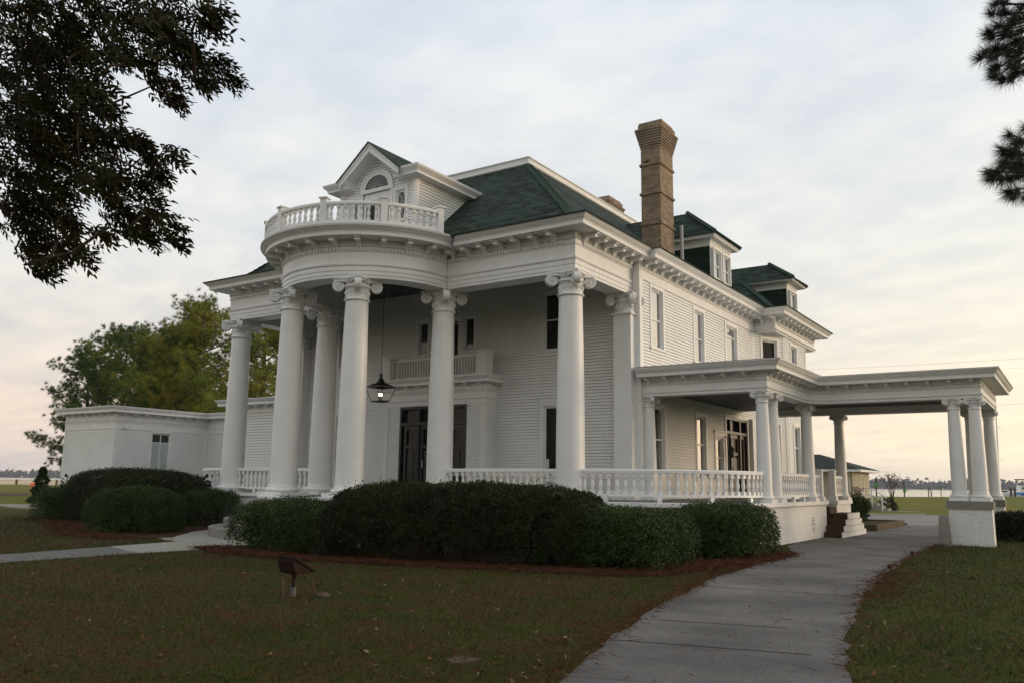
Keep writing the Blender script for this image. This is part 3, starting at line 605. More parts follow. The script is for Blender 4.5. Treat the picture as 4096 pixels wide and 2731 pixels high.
# --- side door: dark double doors in a dark surround with a glazed transom
def door(P, u, n, a, b, za, zb, bar, leaves, mat, depth=0.16, fill='door_glass'):
    f = MB(); f.obox(P, u, n, a, b, -depth-0.04, -depth, za, zb)
    f.obox(P, u, n, a, a+0.09, -depth, 0.02, za, zb); f.obox(P, u, n, b-0.09, b, -depth, 0.02, za, zb); f.obox(P, u, n, a+0.09, b-0.09, -depth, 0.02, zb-0.09, zb); f.obox(P, u, n, a+0.09, b-0.09, -depth, 0.015, bar-0.05, bar+0.05)
    for x in leaves: f.obox(P, u, n, x-0.06, x+0.06, -depth, 0.0, za, zb-0.09)
    o = f.build('door', mat, mansion); xs = [a+0.09]+list(leaves)+[b-0.09]
    for i in range(len(xs)-1):
        p, q = xs[i]+0.07, xs[i+1]-0.07
        t = MB(); t.obox(P, u, n, p+0.03, q-0.03, -depth+0.004, -depth+0.014, bar+0.09, zb-0.13); t.build('pane', 'door_glass', o)
        l = MB(); l.obox(P, u, n, p, p+0.11, -depth, -0.06, za, bar-0.06); l.obox(P, u, n, q-0.11, q, -depth, -0.06, za, bar-0.06); l.obox(P, u, n, p+0.11, q-0.11, -depth, -0.062, bar-0.2, bar-0.06); l.obox(P, u, n, p+0.11, q-0.11, -depth, -0.062, za, za+0.32)
        if q-p > 0.6:
            l.obox(P, u, n, p+0.17, q-0.17, -depth, -0.085, za+0.42, bar-0.95); l.obox(P, u, n, p+0.11, q-0.11, -depth, -0.064, bar-0.86, bar-0.74)
        l.build('leaf', mat, o)
        gl = MB(); gl.obox(P, u, n, p+0.11, q-0.11, -depth+0.02, -depth+0.03, za+0.32, bar-0.2); gl.build('pane' if fill == 'door_glass' else 'panel', fill, o)
    h = MB(); xx = leaves[0]+0.2; h.obox(P, u, n, xx, xx+0.035, -0.06, -0.01, za+0.95, za+1.2); h.build('handle', 'pvc_grey', o)
    c = MB(); c.obox(P, u, n, a-0.11, a, 0.0, 0.04, za, zb+0.11); c.obox(P, u, n, b, b+0.11, 0.0, 0.04, za, zb+0.11); c.obox(P, u, n, a, b, 0.0, 0.04, zb, zb+0.11)
    return o, c
o, c = door(P_S, SU, SN, 10.75, 13.20, FZ, 4.22, 3.65, (11.35, 12.42), 'dark_wood', fill='dark_wood'); c.build('casing', 'white_paint', o)
g = MB(); g.box(XS, 13.42, FZ, XS+0.18, 13.85, 4.3); g.build('pilaster', 'white_paint', mansion)
# --- entrance vestibule with balcony
VY = 2.72; VX0, VX1 = -9.37, -4.86
g = MB(); clap(g, (0, VY), FU, FN, VX0, VX1, FZ, 4.32, [(-8.62, -5.62, FZ, 4.27)]); clap(g, (VX1, 0), SU, SN, VY, YF, FZ, 4.32); clap(g, (VX0, 0), SU, (-1, 0), VY, YF, FZ, 4.32)
g.box(VX0-0.02, VY-0.035, FZ, VX0+0.2, VY+0.02, 4.268); g.box(VX1-0.2, VY-0.035, FZ, VX1+0.02, VY+0.02, 4.268); g.box(VX1-0.03, VY+0.02, FZ, VX1+0.035, VY+0.16, 4.268)
ves = g.build('vestibule', 'white_siding', mansion)
o, c = door((0, VY), FU, FN, -8.62, -5.62, FZ, 4.27, 3.66, (-7.78, -6.46), 'black_paint')
vp = [(VX0, YF), (VX0, VY), (VX1, VY), (VX1, YF)]
g = MB(); g.sweep(vp, [(0.0, 4.27), (0.03, 4.28), (0.03, 4.44), (0.07, 4.46), (0.07, 4.50), (0.03, 4.52), (0.03, 4.68), (0.06, 4.70), (0.06, 4.72), (0.04, 4.74), (0.04, 4.98), (0.30, 4.99), (0.30, 5.07), (0.34, 5.12), (0.40, 5.18), (0.40, 5.21), (-0.2, 5.23)])
g.face([(VX0-.1, YF, 5.215), (VX0-.1, VY-.1, 5.215), (VX1+.1, VY-.1, 5.215), (VX1+.1, YF, 5.215)])
for x, y, n, t in walk(vp, 0.1): g.add_d = None; g.obox((x, y), t, n, -0.03, 0.03, 0.04, 0.085, 4.745, 4.83)
vent_ = g.build('cornice', 'white_paint', mansion)
def bracket_mb(s=1.0):
    b = MB(); prof = [(0, 0), (0, -.21), (.05, -.205), (.09, -.16), (.11, -.12), (.18, -.10), (.28, -.105), (.34, -.125), (.385, -.11), (.395, -.06), (.375, -.035), (.43, -.03), (.43, 0)]; wd = 0.065
    i = len(b.v); n = len(prof)
    b.v += [(-wd, -o, z) for o, z in prof]+[(wd, -o, z) for o, z in prof]
    for k in range(n): b.f.append((i+k, i+(k+1) % n, i+n+(k+1) % n, i+n+k))
    b.f.append(tuple(i+k for k in range(n-1, -1, -1))); b.f.append(tuple(i+n+k for k in range(n)))
    b.box(-wd-0.02, -0.45, -0.032, wd+0.02, 0, -0.004); return b
BR = bracket_mb().mesh('bracket', 'white_paint')
nbr = [0]
def brackets(parent, pts, z, sc):
    for x, y, n, t in pts:
        link(bpy.data.objects.new('bracket', BR), parent, frame_m(x, y, z, n, sc)); nbr[0] += 1
brackets(vent_, [p for p in walk(vp, 0.52, offset=0.04)], 4.985, 0.55)
def plain_rail(name, path, z0, z1, newels, step=0.125):
    g = MB(); g.sweep(path, [(-0.04, z0+.05), (0.04, z0+.05), (0.04, z0+.10), (-0.04, z0+.10)], True); g.sweep(path, [(-0.05, z1-.07), (0.05, z1-.07), (0.05, z1), (-0.05, z1)], True)
    for x, y, n, t in walk(path, step): g.obox((x, y), t, n, -0.022, 0.022, -0.02, 0.02, z0+.10, z1-.07)
    o = g.build(name, 'white_paint', mansion)
    for x, y in newels:
        q = MB(); h = 0.2; q.box(x-h, y-h, z0, x+h, y+h, z1+.02); q.box(x-h-.05, y-h-.05, z1+.02, x+h+.05, y+h+.05, z1+.08); q.box(x-h-.02, y-h-.02, z0, x+h+.02, y+h+.02, z0+.07)
        q.box(x-h+.06, y-h-.012, z0+.16, x+h-.06, y-h, z1-.12); q.build('newel_post', 'white_paint', o)
plain_rail('balustrade', [(VX0+0.1, YF), (VX0+0.1, VY+0.05), (VX1-0.1, VY+0.05), (VX1-0.1, YF)], 5.22, 5.98, [(VX0+0.1, VY+0.05), (VX1-0.1, VY+0.05)])

# --- main entablature -----------------------------------------------------------
Rr = 2.589
th0 = math.asin(-yc/Rr)
po = [(2*xc, YF), (2*xc, 0)]+[(xc-math.cos(t)*Rr, yc-math.sin(t)*Rr) for t in [(-th0)+(math.pi+2*th0)*k/44 for k in range(45)]]+[(0, 0), (0, YF)]
ent = [(-0.33, 8.60), (-0.33, 7.49), (0.305, 7.49), (0.305, 7.575), (0.325, 7.578), (0.325, 7.70), (0.345, 7.703), (0.345, 7.83), (0.375, 7.845), (0.39, 7.88), (0.39, 7.905), (0.335, 7.92), (0.335, 8.25), (0.36, 8.27), (0.37, 8.295), (0.35, 8.30), (0.35, 8.42), (0.40, 8.425), (0.38, 8.45), (0.36, 8.50), (0.37, 8.62), (0.905, 8.625), (0.907, 8.73), (0.93, 8.74), (0.93, 8.76), (0.97, 8.78), (1.02, 8.83), (1.05, 8.86), (1.05, 8.885), (0.3, 8.90)]
g = MB(); g.sweep(po, ent)
for x, y, n, t in walk(po, 0.1): g.obox((x, y), t, n, -0.032, 0.032, 0.345, 0.398, 8.305, 8.405)
corn = g.build('entablature', 'white_paint', mansion)
brackets(corn, [p for p in walk(po[1:-1], 0.615, offset=0.36)], 8.622, 1.08)
brackets(corn, [p for p in walk([(0, -0.2), (0, YF)], 0.615, offset=0.36)], 8.622, 1.08)
so = [(0.22, 3.31), (0.22, 14.9), (1.12, 14.9), (1.12, 20.4), (-0.6, 20.4)]
sp = [(0.34, 8.28), (0.37, 8.295), (0.35, 8.30), (0.35, 8.42), (0.40, 8.425), (0.38, 8.45), (0.36, 8.50), (0.37, 8.62), (0.905, 8.625), (0.907, 8.73), (0.93, 8.74), (0.93, 8.76), (0.97, 8.78), (1.02, 8.83), (1.05, 8.86), (1.05, 8.885), (0.1, 8.90)]
g = MB(); g.sweep(so, sp)
m0 = [(0.22+o, 3.31, z) for o, z in sp]+[(0.3, 3.31, 8.28)]; g.face(m0)
for x, y, n, t in walk(so, 0.1): g.obox((x, y), t, n, -0.032, 0.032, 0.345, 0.398, 8.305, 8.405)
g.sweep(so[1:5], [(0.2, 7.98), (0.36, 7.98), (0.36, 8.03), (0.43, 8.06), (0.43, 8.10), (0.36, 8.12), (0.36, 8.30)]); g.prism([(0.4, 14.6), (1.46, 14.6), (1.46, 20.7), (0.4, 20.7)], 7.975, 8.0)
corn2 = g.build('entablature', 'white_paint', mansion)
brackets(corn2, [p for p in walk(so[:2], 0.615, start=0.35, offset=0.36)], 8.622, 1.08)
brackets(corn2, [p for p in walk([(1.12, 14.55), (1.12, 20.75)], 0.615, offset=0.36)], 8.622, 1.08)
brackets(corn2, [(x, 14.9-0.36, (0, -1), (1, 0)) for x in (0.95, 1.45)], 8.622, 1.08)
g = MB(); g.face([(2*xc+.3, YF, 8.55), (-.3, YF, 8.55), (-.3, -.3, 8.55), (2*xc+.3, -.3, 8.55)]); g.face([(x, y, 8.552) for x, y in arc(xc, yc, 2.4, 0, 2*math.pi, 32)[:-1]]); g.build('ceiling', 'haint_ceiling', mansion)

# --- bay on the side wall
bp = [(XS, 14.2), (1.40, 16.05), (1.40, 19.3), (XS, 20.9)]
g = MB()
for k in range(3):
    a, b = bp[k], bp[k+1]; l = math.hypot(b[0]-a[0], b[1]-a[1]); u = ((b[0]-a[0])/l, (b[1]-a[1])/l); n = (u[1], -u[0])
    ops = [(0.62, 1.52, 5.95, 7.75), (0.62, 1.52, 1.95, 4.2)] if k == 0 else ([(0.85, 1.75, 5.95, 7.75), (0.85, 1.75, 1.95, 4.2)] if k == 1 else [])
    clap(g, a, u, n, 0, l, 0.4, 7.98, ops)
    g.obox(a, u, n, -0.02, 0.14, -0.02, 0.025, 0.4, 7.98); g.obox(a, u, n, l-0.14, l+0.02, -0.02, 0.025, 0.4, 7.98)
bay = g.build('bay', 'white_siding', mansion)
for k in (0, 1):
    a, b = bp[k], bp[k+1]; l = math.hypot(b[0]-a[0], b[1]-a[1]); u = ((b[0]-a[0])/l, (b[1]-a[1])/l); n = (u[1], -u[0])
    a0, a1 = (0.62, 1.52) if k == 0 else (0.85, 1.75)
    window(mansion, a, u, n, a0, a1, 5.95, 7.75, meet=None if k == 0 else 6.85, pane_mat='matte_black_pane' if k == 0 else 'sky_mirror_glass'); window(mansion, a, u, n, a0, a1, 1.95, 4.2, meet=3.3, pane_mat='sky_mirror_glass')

# --- roof -------------------------------------------------------------------------
PROF = [(0.0, 8.885), (0.45, 8.97), (0.75, 9.08), (1.0, 9.24), (1.25, 9.46), (1.5, 9.72), (5.30, 13.09)]
def hip(mb, x0, y0, x1, y1, prof, top=True):
    rings = [[(x0+d, y0+d, z), (x1-d, y0+d, z), (x1-d, y1-d, z), (x0+d, y1-d, z)] for d, z in prof]
    for a, b in zip(rings[:-1], rings[1:]):
        for k in range(4): mb.face([a[k], a[(k+1) % 4], b[(k+1) % 4], b[k]])
    if top: mb.face(rings[-1])
RX0, RX1, RY0, RY1 = 2*xc-1.05, 1.05, -1.05, 21.44
EDGE = [(-.035, 8.872), (-.035, 8.915)]
g = MB(); hip(g, RX0, RY0, RX1, RY1, EDGE+PROF[1:])
bz = [(d, z) for d, z in PROF[:-1]]+[(3.75, 11.72)]
hip(g, -6.0, 13.85, 2.17, 21.45, EDGE+bz[1:])
g.box(1.04, 3.30, 8.885, 1.305, 14.0, 8.922)
roof = g.build('roof', 'roof_shingle', mansion)
def ridge_cap(pts, wd=0.16):
    g = MB()
    for (a, b) in zip(pts[:-1], pts[1:]):
        a, b = Vector(a), Vector(b); n = max(1, int((b-a).length/0.17)); d = (b-a)/n; s = d.cross(Vector((0, 0, 1))).normalized()*wd
        for k in range(n):
            p = a+d*k; q = p+d*1.12; up = Vector((0, 0, 0.045)); lo = Vector((0, 0, 0.02)); dn = Vector((0, 0, -0.06))
            g.face([tuple(p+up+s*0), tuple(q+lo), tuple(q+lo+s+dn), tuple(p+up+s+dn)]); g.face([tuple(p+up), tuple(p+up-s+dn), tuple(q+lo-s+dn), tuple(q+lo)])
            g.face([tuple(p+up+s+dn), tuple(p+s+dn), tuple(p), tuple(p+up)]); g.face([tuple(p+up), tuple(p), tuple(p-s+dn), tuple(p+up-s+dn)])
    return g.build('ridge_cap', 'ridge_shingle', roof)
ridge_cap([(RX1-d, RY0+d, z) for d, z in PROF[1:]]); ridge_cap([(RX0+d, RY0+d, z) for d, z in PROF[1:]]); ridge_cap([(2.17-d, 13.85+d, z) for d, z in bz[1:]])
# white kerb of the flat deck on top
dx0, dx1, dy0, dy1 = RX0+5.26, RX1-5.26, RY0+5.26, RY1-5.26
kp = [(dx0, dy1), (dx0, dy0), (dx1, dy0), (dx1, dy1), (dx0+0.01, dy1)]
g = MB(); g.sweep(kp, [(0.06, 13.02), (0.10, 13.06), (0.04, 13.12), (0.04, 13.27), (0.09, 13.29), (0.09, 13.32), (-0.15, 13.34)]); g.face([(dx0, dy0, 13.33), (dx1, dy0, 13.33), (dx1, dy1, 13.33), (dx0, dy1, 13.33)])
g.build('roof_deck', 'white_paint', mansion)
# balcony deck over the round portico
g = MB(); g.prism(arc(xc, yc, 3.66, R_(8), R_(-188), 60), 8.86, 8.925); g.build('balcony_deck', 'metal_roof', mansion)

# --- balustrades with turned balusters ---------------------------------------------
def baluster_mb(h, s):
    b = MB(); t = 0.052*s
    b.box(-t, -t, 0, t, t, 0.17*h); b.box(-t, -t, h-0.2*h, t, t, h)
    b.lathe([(0.030*s, 0.17*h), (0.044*s, 0.19*h), (0.048*s, 0.215*h), (0.032*s, 0.235*h), (0.030*s, 0.26*h), (0.050*s, 0.33*h), (0.056*s, 0.40*h), (0.048*s, 0.52*h), (0.034*s, 0.66*h), (0.032*s, 0.69*h), (0.046*s, 0.71*h), (0.046*s, 0.735*h), (0.034*s, 0.75*h), (0.036*s, 0.78*h), (0.046*s, 0.80*h)], n=10)
    return b
BAL = {}
def balusters(parent, pts, z, h, s=1.0):
    k = (h, s)
    if k not in BAL: BAL[k] = baluster_mb(h, s).mesh('baluster', 'white_paint', 40)
    for x, y, n, t in pts: link(bpy.data.objects.new('baluster', BAL[k]), parent, frame_m(x, y, z, n))
def rails(path, zb, zt, name='balustrade', foot=None):
    g = MB(); g.sweep(path, [(-0.055, zb-.06), (0.055, zb-.06), (0.055, zb), (-0.055, zb)], True)
    g.sweep(path, [(-0.075, zt-.10), (0.075, zt-.10), (0.08, zt-.03), (0.055, zt), (-0.055, zt), (-0.08, zt-.03)], True)
    if foot:
        for x, y, n, t in walk(path, foot): g.obox((x, y), t, n, -0.06, 0.06, -0.05, 0.05, FZ-0.01, zb-.06)
    return g.build(name, 'white_paint', mansion)
ZB, ZT = 1.385, 2.04
rb1 = [(xc+a_+.36, -0.02), (-.36, -0.02)]; o = rails(rb1, ZB, ZT, foot=1.6); balusters(o, walk(rb1, 0.232), ZB, ZT-.10-ZB)
rb2 = [(0.33, -0.03)]+arc(0.2, 3.5, 3.95, R_(-86), R_(-4), 18, 3.5)+[(4.16, 3.46)]; o = rails(rb2, ZB, ZT, foot=1.5); balusters(o, walk(rb2, 0.232), ZB, ZT-.10-ZB)
rb3 = [(4.19, 4.78), (4.19, 8.1)]; o = rails(rb3, ZB, ZT, foot=1.2); balusters(o, walk(rb3, 0.235), ZB, ZT-.10-ZB)
def newel(x, y, z0, zt, parent):
    q = MB(); q.box(x-.10, y-.10, z0, x+.10, y+.10, zt); q.box(x-.135, y-.135, z0, x+.135, y+.135, z0+.14); q.box(x-.13, y-.13, zt, x+.13, y+.13, zt+.035); q.box(x-.10, y-.10, zt+.035, x+.10, y+.10, zt+.06); q.build('newel_post', 'white_paint', parent)
rb4 = [(4.19, 8.5), (4.25, 9.2)]; o = rails(rb4, ZB, ZT); balusters(o, walk(rb4, 0.235), ZB, ZT-.10-ZB); newel(4.28, 9.30, FZ, 2.17, o)
rb5 = [(4.25, 11.3), (4.19, 12.65)]; o = rails(rb5, ZB, ZT); balusters(o, walk(rb5, 0.235), ZB, ZT-.10-ZB); newel(4.26, 11.15, FZ, 2.17, o)
lb = [(2*xc+.36, -0.02), (xc-a_-.36, -0.02)]; lb2 = [(2*xc-x, y) for x, y in rb2]
o = rails(lb, ZB, ZT, foot=1.6)
o2 = rails(lb2[::-1], ZB, ZT)
m_ = MB(); bb = baluster_mb(ZT-.10-ZB, 1.0)
for x, y, n, t in walk(lb, 0.232)+walk(lb2[::-1], 0.232): m_.add(bb, frame_m(x, y, ZB, n))
q = m_.build('baluster', 'white_paint', o, smooth=40); q['kind'] = 'stuff'
# balcony balustrade, six square posts
ang = [-14.7+180*0, -43.6, -73.0, -102.0, -131.2, -160.4]; RB = 3.46; DZ = 8.925
pa = arc(xc, yc, RB, R_(-166), R_(-14.7), 56)
bo = MB(); bo.sweep(pa, [(-0.06, DZ+.03), (0.06, DZ+.03), (0.06, DZ+.13), (-0.06, DZ+.13)], True); bo.sweep(pa, [(-0.075, DZ+.60), (0.075, DZ+.60), (0.085, DZ+.66), (0.06, DZ+.70), (-0.06, DZ+.70), (-0.085, DZ+.66)], True)
bo = bo.build('balustrade', 'white_paint', mansion)
for i, a in enumerate(ang):
    x, y = xc+RB*math.cos(R_(a)), yc+RB*math.sin(R_(a)); n = (math.cos(R_(a)), math.sin(R_(a))); q = MB()
    q.obox((x, y), (-n[1], n[0]), n, -.10, .10, -.10, .10, DZ, DZ+.80); q.obox((x, y), (-n[1], n[0]), n, -.14, .14, -.14, .14, DZ+.80, DZ+.84); q.obox((x, y), (-n[1], n[0]), n, -.12, .12, -.12, .12, DZ, DZ+.04); q.build('newel_post', 'white_paint', bo)
    if i < 5:
        a2 = ang[i+1]; pts = []
        for k in range(7):
            t = R_(a+(a2-a)*(k+1)/8.0+0.0); pts.append((xc+RB*math.cos(t), yc+RB*math.sin(t), (math.cos(t), math.sin(t)), None))
        if i < 4: balusters(bo, pts, DZ+.13, 0.47, 0.95)
        else:
            m_ = MB(); bb = baluster_mb(0.47, 0.95)
            for x, y, n, t in pts: m_.add(bb, frame_m(x, y, DZ+.13, n))
            q = m_.build('baluster', 'white_paint', bo, smooth=40); q['kind'] = 'stuff'

# --- gabled balcony dormer -------------------------------------------------------
GY = -0.5; hw = 1.66
rf = lambda z: 0.0
g = MB(); d_open = [(xc-1.26, xc-0.84, 9.97, 11.0), (xc+0.84, xc+1.26, 9.97, 11.0), (xc-0.62, xc+0.62, 8.95, 11.12)]
def glim(z):
    if z < 11.3: return (xc-hw, xc+hw)
    h = max(0.0, (12.5-z)/(12.5-11.45)*1.15); return (xc-h, xc+h)
clap(g, (0, GY), FU, FN, xc-hw, xc+hw, 8.9, 12.4, d_open, 0.1, glim)
clap(g, (xc+hw, 0), SU, SN, GY, 3.6, 8.9, 11.4, (), 0.1); clap(g, (xc-hw, 0), SU, (-1, 0), GY, 3.6, 8.9, 11.4, (), 0.1)
for s in (-1, 1): g.box(xc+s*hw-0.13 if s > 0 else xc-hw-0.02, GY-0.03, 8.9, xc+hw+0.02 if s > 0 else xc-hw+0.13, GY+0.02, 11.35); g.box(min(xc+s*hw, xc+s*(hw+.03)), GY+.02, 8.9, max(xc+s*hw, xc+s*(hw+.03)), GY+.16, 11.35)
g.box(xc-hw, GY, 11.30, xc-hw+0.3, GY+0.2, 11.34)
dorm = g.build('dormer', 'white_siding', mansion)
# side cornices with returns on the front
g = MB()
cp = [(0.0, 11.30), (0.34, 11.32), (0.34, 11.38), (0.37, 11.42), (0.45, 11.50), (0.47, 11.55), (0.47, 11.575), (0.0, 11.60)]
g.sweep([(xc+1.02, GY), (xc+hw, GY), (xc+hw, 3.6)], cp, True); g.sweep([(xc-hw, 3.6), (xc-hw, GY), (xc-1.02, GY)], cp, True)
g.prism([(xc-hw-.3, GY), (xc+hw+.3, GY), (xc+hw+.3, 3.6), (xc-hw-.3, 3.6)], 11.58, 11.605)
# raking boards of the gable
ax, az = 1.28, 11.62; pz = 12.68; oy = GY-0.48
sl = (pz-az)/ax
for s in (-1, 1):
    p = lambda h, y, dz: (xc+s*h, y, pz-sl*h+dz)
    ins = 0.30
    q = [p(0, oy, -0.02), p(ax+.05, oy, -0.02), p(ax+.05, oy, -0.02-ins*0.72), p(0, oy, -0.02-ins)]
    g.face(q if s < 0 else q[::-1])
    q = [p(0, oy, -0.02-ins), p(ax+.05, oy, -0.02-ins*0.72), p(ax+.05, GY+.02, -0.02-ins*0.72), p(0, GY+.02, -0.02-ins)]
    g.face(q); g.face([p(0, oy-.03, 0.0), p(ax+.08, oy-.03, 0.0), p(ax+.08, oy-.03, -0.09), p(0, oy-.03, -0.09)]); g.face([p(0, oy-.03, -0.09), p(ax+.08, oy-.03, -0.09), p(ax+.08, oy, -0.11), p(0, oy, -0.11)])
g.build('cornice', 'white_paint', dorm)
g = MB()
for s in (-1, 1):
    p = lambda h, y, dz: (xc+s*h, y, pz-sl*h+dz)
    q = [p(0, oy-.07, .03), p(ax+.14, oy-.07, .03), p(ax+.14, 3.9, .03), p(0, 3.9, .03)]; g.face(q if s > 0 else q[::-1])
    q = [p(0, oy-.07, .03), p(ax+.14, oy-.07, .03), p(ax+.14, oy-.07, -.01), p(0, oy-.07, -.01)]; g.face(q)
g.build('roof', 'roof_shingle', dorm)
# diamond-paned windows, glazed doors, fan light
for a, b, za, zb in d_open[:2]:
    o = window(dorm, (0, GY), FU, FN, a, b, za, zb, cas=0.10, depth=0.10, name='window')
    g = MB(); w2, h2 = (b-a)-.15, (zb-za)-.15; cx0, cz0 = (a+b)/2, (za+zb)/2
    for k in range(-2, 3):
        for sg in (-1, 1):
            c0 = k*0.40+0.2; x0, x1 = -w2/2, w2/2; m1 = 2.0*sg
            pts = [(x, m1*x+c0) for x in (x0, x1)]
            z_ = [max(-h2/2, min(h2/2, q[1])) for q in pts]; xx = [(zz-c0)/m1 for zz in z_]
            if abs(xx[0]-xx[1]) < 0.01: continue
            P0 = (cx0+xx[0], GY+0.052, cz0+z_[0]); P1 = (cx0+xx[1], GY+0.052, cz0+z_[1]); g.tube([P0, P1], 0.009, 4)
    bars = g.build('glazing_bars', 'white_paint', dorm)
g = MB(); P0 = (0, GY)
g.obox(P0, FU, FN, xc-.72, xc-.62, 0, .04, 8.92, 11.2); g.obox(P0, FU, FN, xc+.62, xc+.72, 0, .04, 8.92, 11.2); g.obox(P0, FU, FN, xc-.74, xc+.74, 0, .06, 11.12, 11.24)
for a, b in ((xc-.62, xc), (xc, xc+.62)):
    g.obox(P0, FU, FN, a, a+.11, -.08, -.03, 8.95, 11.12); g.obox(P0, FU, FN, b-.11, b, -.08, -.03, 8.95, 11.12); g.obox(P0, FU, FN, a+.11, b-.11, -.08, -.032, 10.78, 11.12); g.obox(P0, FU, FN, a+.11, b-.11, -.08, -.032, 8.95, 9.15)
g.obox(P0, FU, FN, xc-.03, xc+.03, -.03, -.005, 8.95, 11.1); g.obox(P0, FU, FN, xc-.56, xc+.56, -.032, -.02, 10.85, 10.9)
o = g.build('door', 'white_paint', dorm)
for a in (xc-.62, xc):
    q = MB(); q.obox(P0, FU, FN, a+.10, a+.52, -.075, -.065, 9.14, 10.79); q.build('pane', 'door_glass', dorm)
g = MB()
for r0, r1, ou in ((0.66, 0.74, .075), (0.52, 0.66, .055)):
    for k in range(20):
        t0, t1 = math.pi*k/20, math.pi*(k+1)/20
        q = lambda r, t, o_: (xc+r*math.cos(t), GY-o_, 11.24+r*math.sin(t)*0.86)
        g.face([q(r0, t0, ou), q(r1, t0, ou), q(r1, t1, ou), q(r0, t1, ou)][::-1]); g.face([q(r1, t0, 0), q(r1, t1, 0), q(r1, t1, ou), q(r1, t0, ou)]); g.face([q(r0, t0, 0), q(r0, t1, 0), q(r0, t1, ou), q(r0, t0, ou)][::-1])
for k in range(1, 12):
    t = math.pi*k/12; g.tube([(xc+.1*math.cos(t), GY-.032, 11.245+.1*math.sin(t)*.86), (xc+.5*math.cos(t), GY-.032, 11.245+.5*math.sin(t)*.86)], .005, 4)
g.build('fan_light', 'white_paint', dorm)
q = MB(); q.face([(xc+.525*math.cos(math.pi*k/16), GY-.026, 11.24+.525*.86*math.sin(math.pi*k/16)) for k in range(17)][::-1]); q.build('pane', 'window_glass', dorm)

# --- hipped dormers on the side slope ---------------------------------------------
def side_dormer(xf, y0, y1, z0, zw, ze, ov, ridge, rx, wins, meet):
    g = MB(); g.box(-3.2, y0, z0-0.3, xf, y1, zw+.3); d = g.build('dormer', 'dark_shingle', mansion)
    pth = [(-3.2, y0), (xf, y0), (xf, y1), (-3.2, y1)]
    c = MB(); c.sweep(pth, [(0.0, zw), (0.03, zw), (0.04, zw+.10), (0.08, zw+.2), (0.13, zw+.26), (ov-.06, zw+.265), (ov-.06, ze-.06), (ov, ze), (0.0, ze+.02)]); c.build('cornice', 'white_paint', d)
    ym = (y0+y1)/2; e = ov+.03; r = MB()
    r.face([(-4.5, y0-e, ze+.02), (xf+e, y0-e, ze+.02), (rx, ym, ridge), (-4.5, ym, ridge)]); r.face([(xf+e, y0-e, ze+.02), (xf+e, y1+e, ze+.02), (rx, ym, ridge)]); r.face([(xf+e, y1+e, ze+.02), (-4.5, y1+e, ze+.02), (-4.5, ym, ridge), (rx, ym, ridge)])
    r.build('roof', 'roof_shingle', d)
    P = (xf, 0); fr = MB(); fr.obox(P, SU, SN, y0+.02, y1-.02, 0, .02, z0-.3, zw+.02); fr.build('front', 'white_paint', d)
    for a, b in wins: window(d, (xf+.10, 0), SU, SN, a, b, z0, zw-.08, cas=.07, meet=meet, depth=.11, sill=False, pane_mat='sky_mirror_glass')
    k = MB()
    for cnr in ((xf+e, y0-e), (xf+e, y1+e)):
        k.tube([(cnr[0], cnr[1], ze+.05), (rx, ym, ridge+.03)], .09, 4)
    k.build('ridge_cap', 'ridge_shingle', d)
side_dormer(0.75, 9.05, 11.10, 9.25, 10.43, 10.79, 0.36, 12.18, -0.5, [(9.20, 9.93), (10.2, 10.93)], 9.75)
side_dormer(1.38, 16.75, 18.15, 9.35, 10.27, 10.60, 0.42, 11.64, 0.45, [(16.98, 17.92)], None)
# --- chimneys and pipe
def chimney(x0, y0, x1, y1, z0, zneck, ztop, bands):
    g = MB(); g.box(x0, y0, z0, x1, y1, zneck)
    for z in bands: g.box(x0-.045, y0-.045, z, x1+.045, y1+.045, z+.085)
    n = 8; h = (ztop-.2-zneck)/n
    for k in range(n):
        o = 0.02*(k+1); g.box(x0-o, y0-o, zneck+h*k+(0.0), x1+o, y1+o, zneck+h*(k+1)-.018); g.box(x0-o+.018, y0-o+.018, zneck+h*(k+1)-.018, x1+o-.018, y1+o-.018, zneck+h*(k+1))
    g.box(x0-.03, y0-.15, ztop-.2, x1+.15, y1-.10, ztop-.07); g.box(x0-.01, y0-.13, ztop-.07, x1+.13, y1-.25, ztop)
    return g.build('chimney', 'tan_brick', mansion)
ch = chimney(-0.36, 5.55, 0.36, 6.66, 8.9, 13.24, 14.14, (10.44, 11.53, 12.58))
g = MB()
for k in range(16): a = random.uniform(0, 6.28); g.face([(-.15, 5.53, 12.68), (-.15+.12*math.cos(a), 5.50-.06*random.random(), 12.74+.10*random.random()), (-.13+.12*math.cos(a), 5.46, 12.71+.07*random.random())])
g.build('weed', 'light_leaf', ch)
chimney(-5.9, 11.9, -4.95, 13.2, 13.0, 13.62, 14.25, ())
g = MB(); g.lathe([(0.06, 8.9), (0.06, 10.62)], (0.62, 6.72, 0), 10); g.build('vent_pipe', 'pvc_grey', mansion)

# --- side porch and carriage porch --------------------------------------------------
pp = [(XS, 3.65), (4.19, 3.65), (4.19, 7.45)]+[(5.04-0.85*math.cos(t), 7.45+0.85*math.sin(t)) for t in [math.pi/2*k/8 for k in range(1, 9)]]+[(9.1, 8.3), (9.1, 12.85), (2.0, 12.85)]
pe = [(-0.23, 4.6), (-0.23, 4.305), (0.235, 4.305), (0.235, 4.37), (0.265, 4.385), (0.275, 4.42), (0.275, 4.44), (0.235, 4.45), (0.235, 4.60), (0.26, 4.615), (0.265, 4.635), (0.245, 4.64), (0.245, 4.72), (0.28, 4.725), (0.25, 4.75), (0.25, 4.855), (0.645, 4.86), (0.645, 4.955), (0.665, 4.965), (0.665, 4.98), (0.70, 5.0), (0.745, 5.065), (0.755, 5.09), (0.755, 5.11), (0.2, 5.12)]
g = MB(); g.sweep(pp, pe)
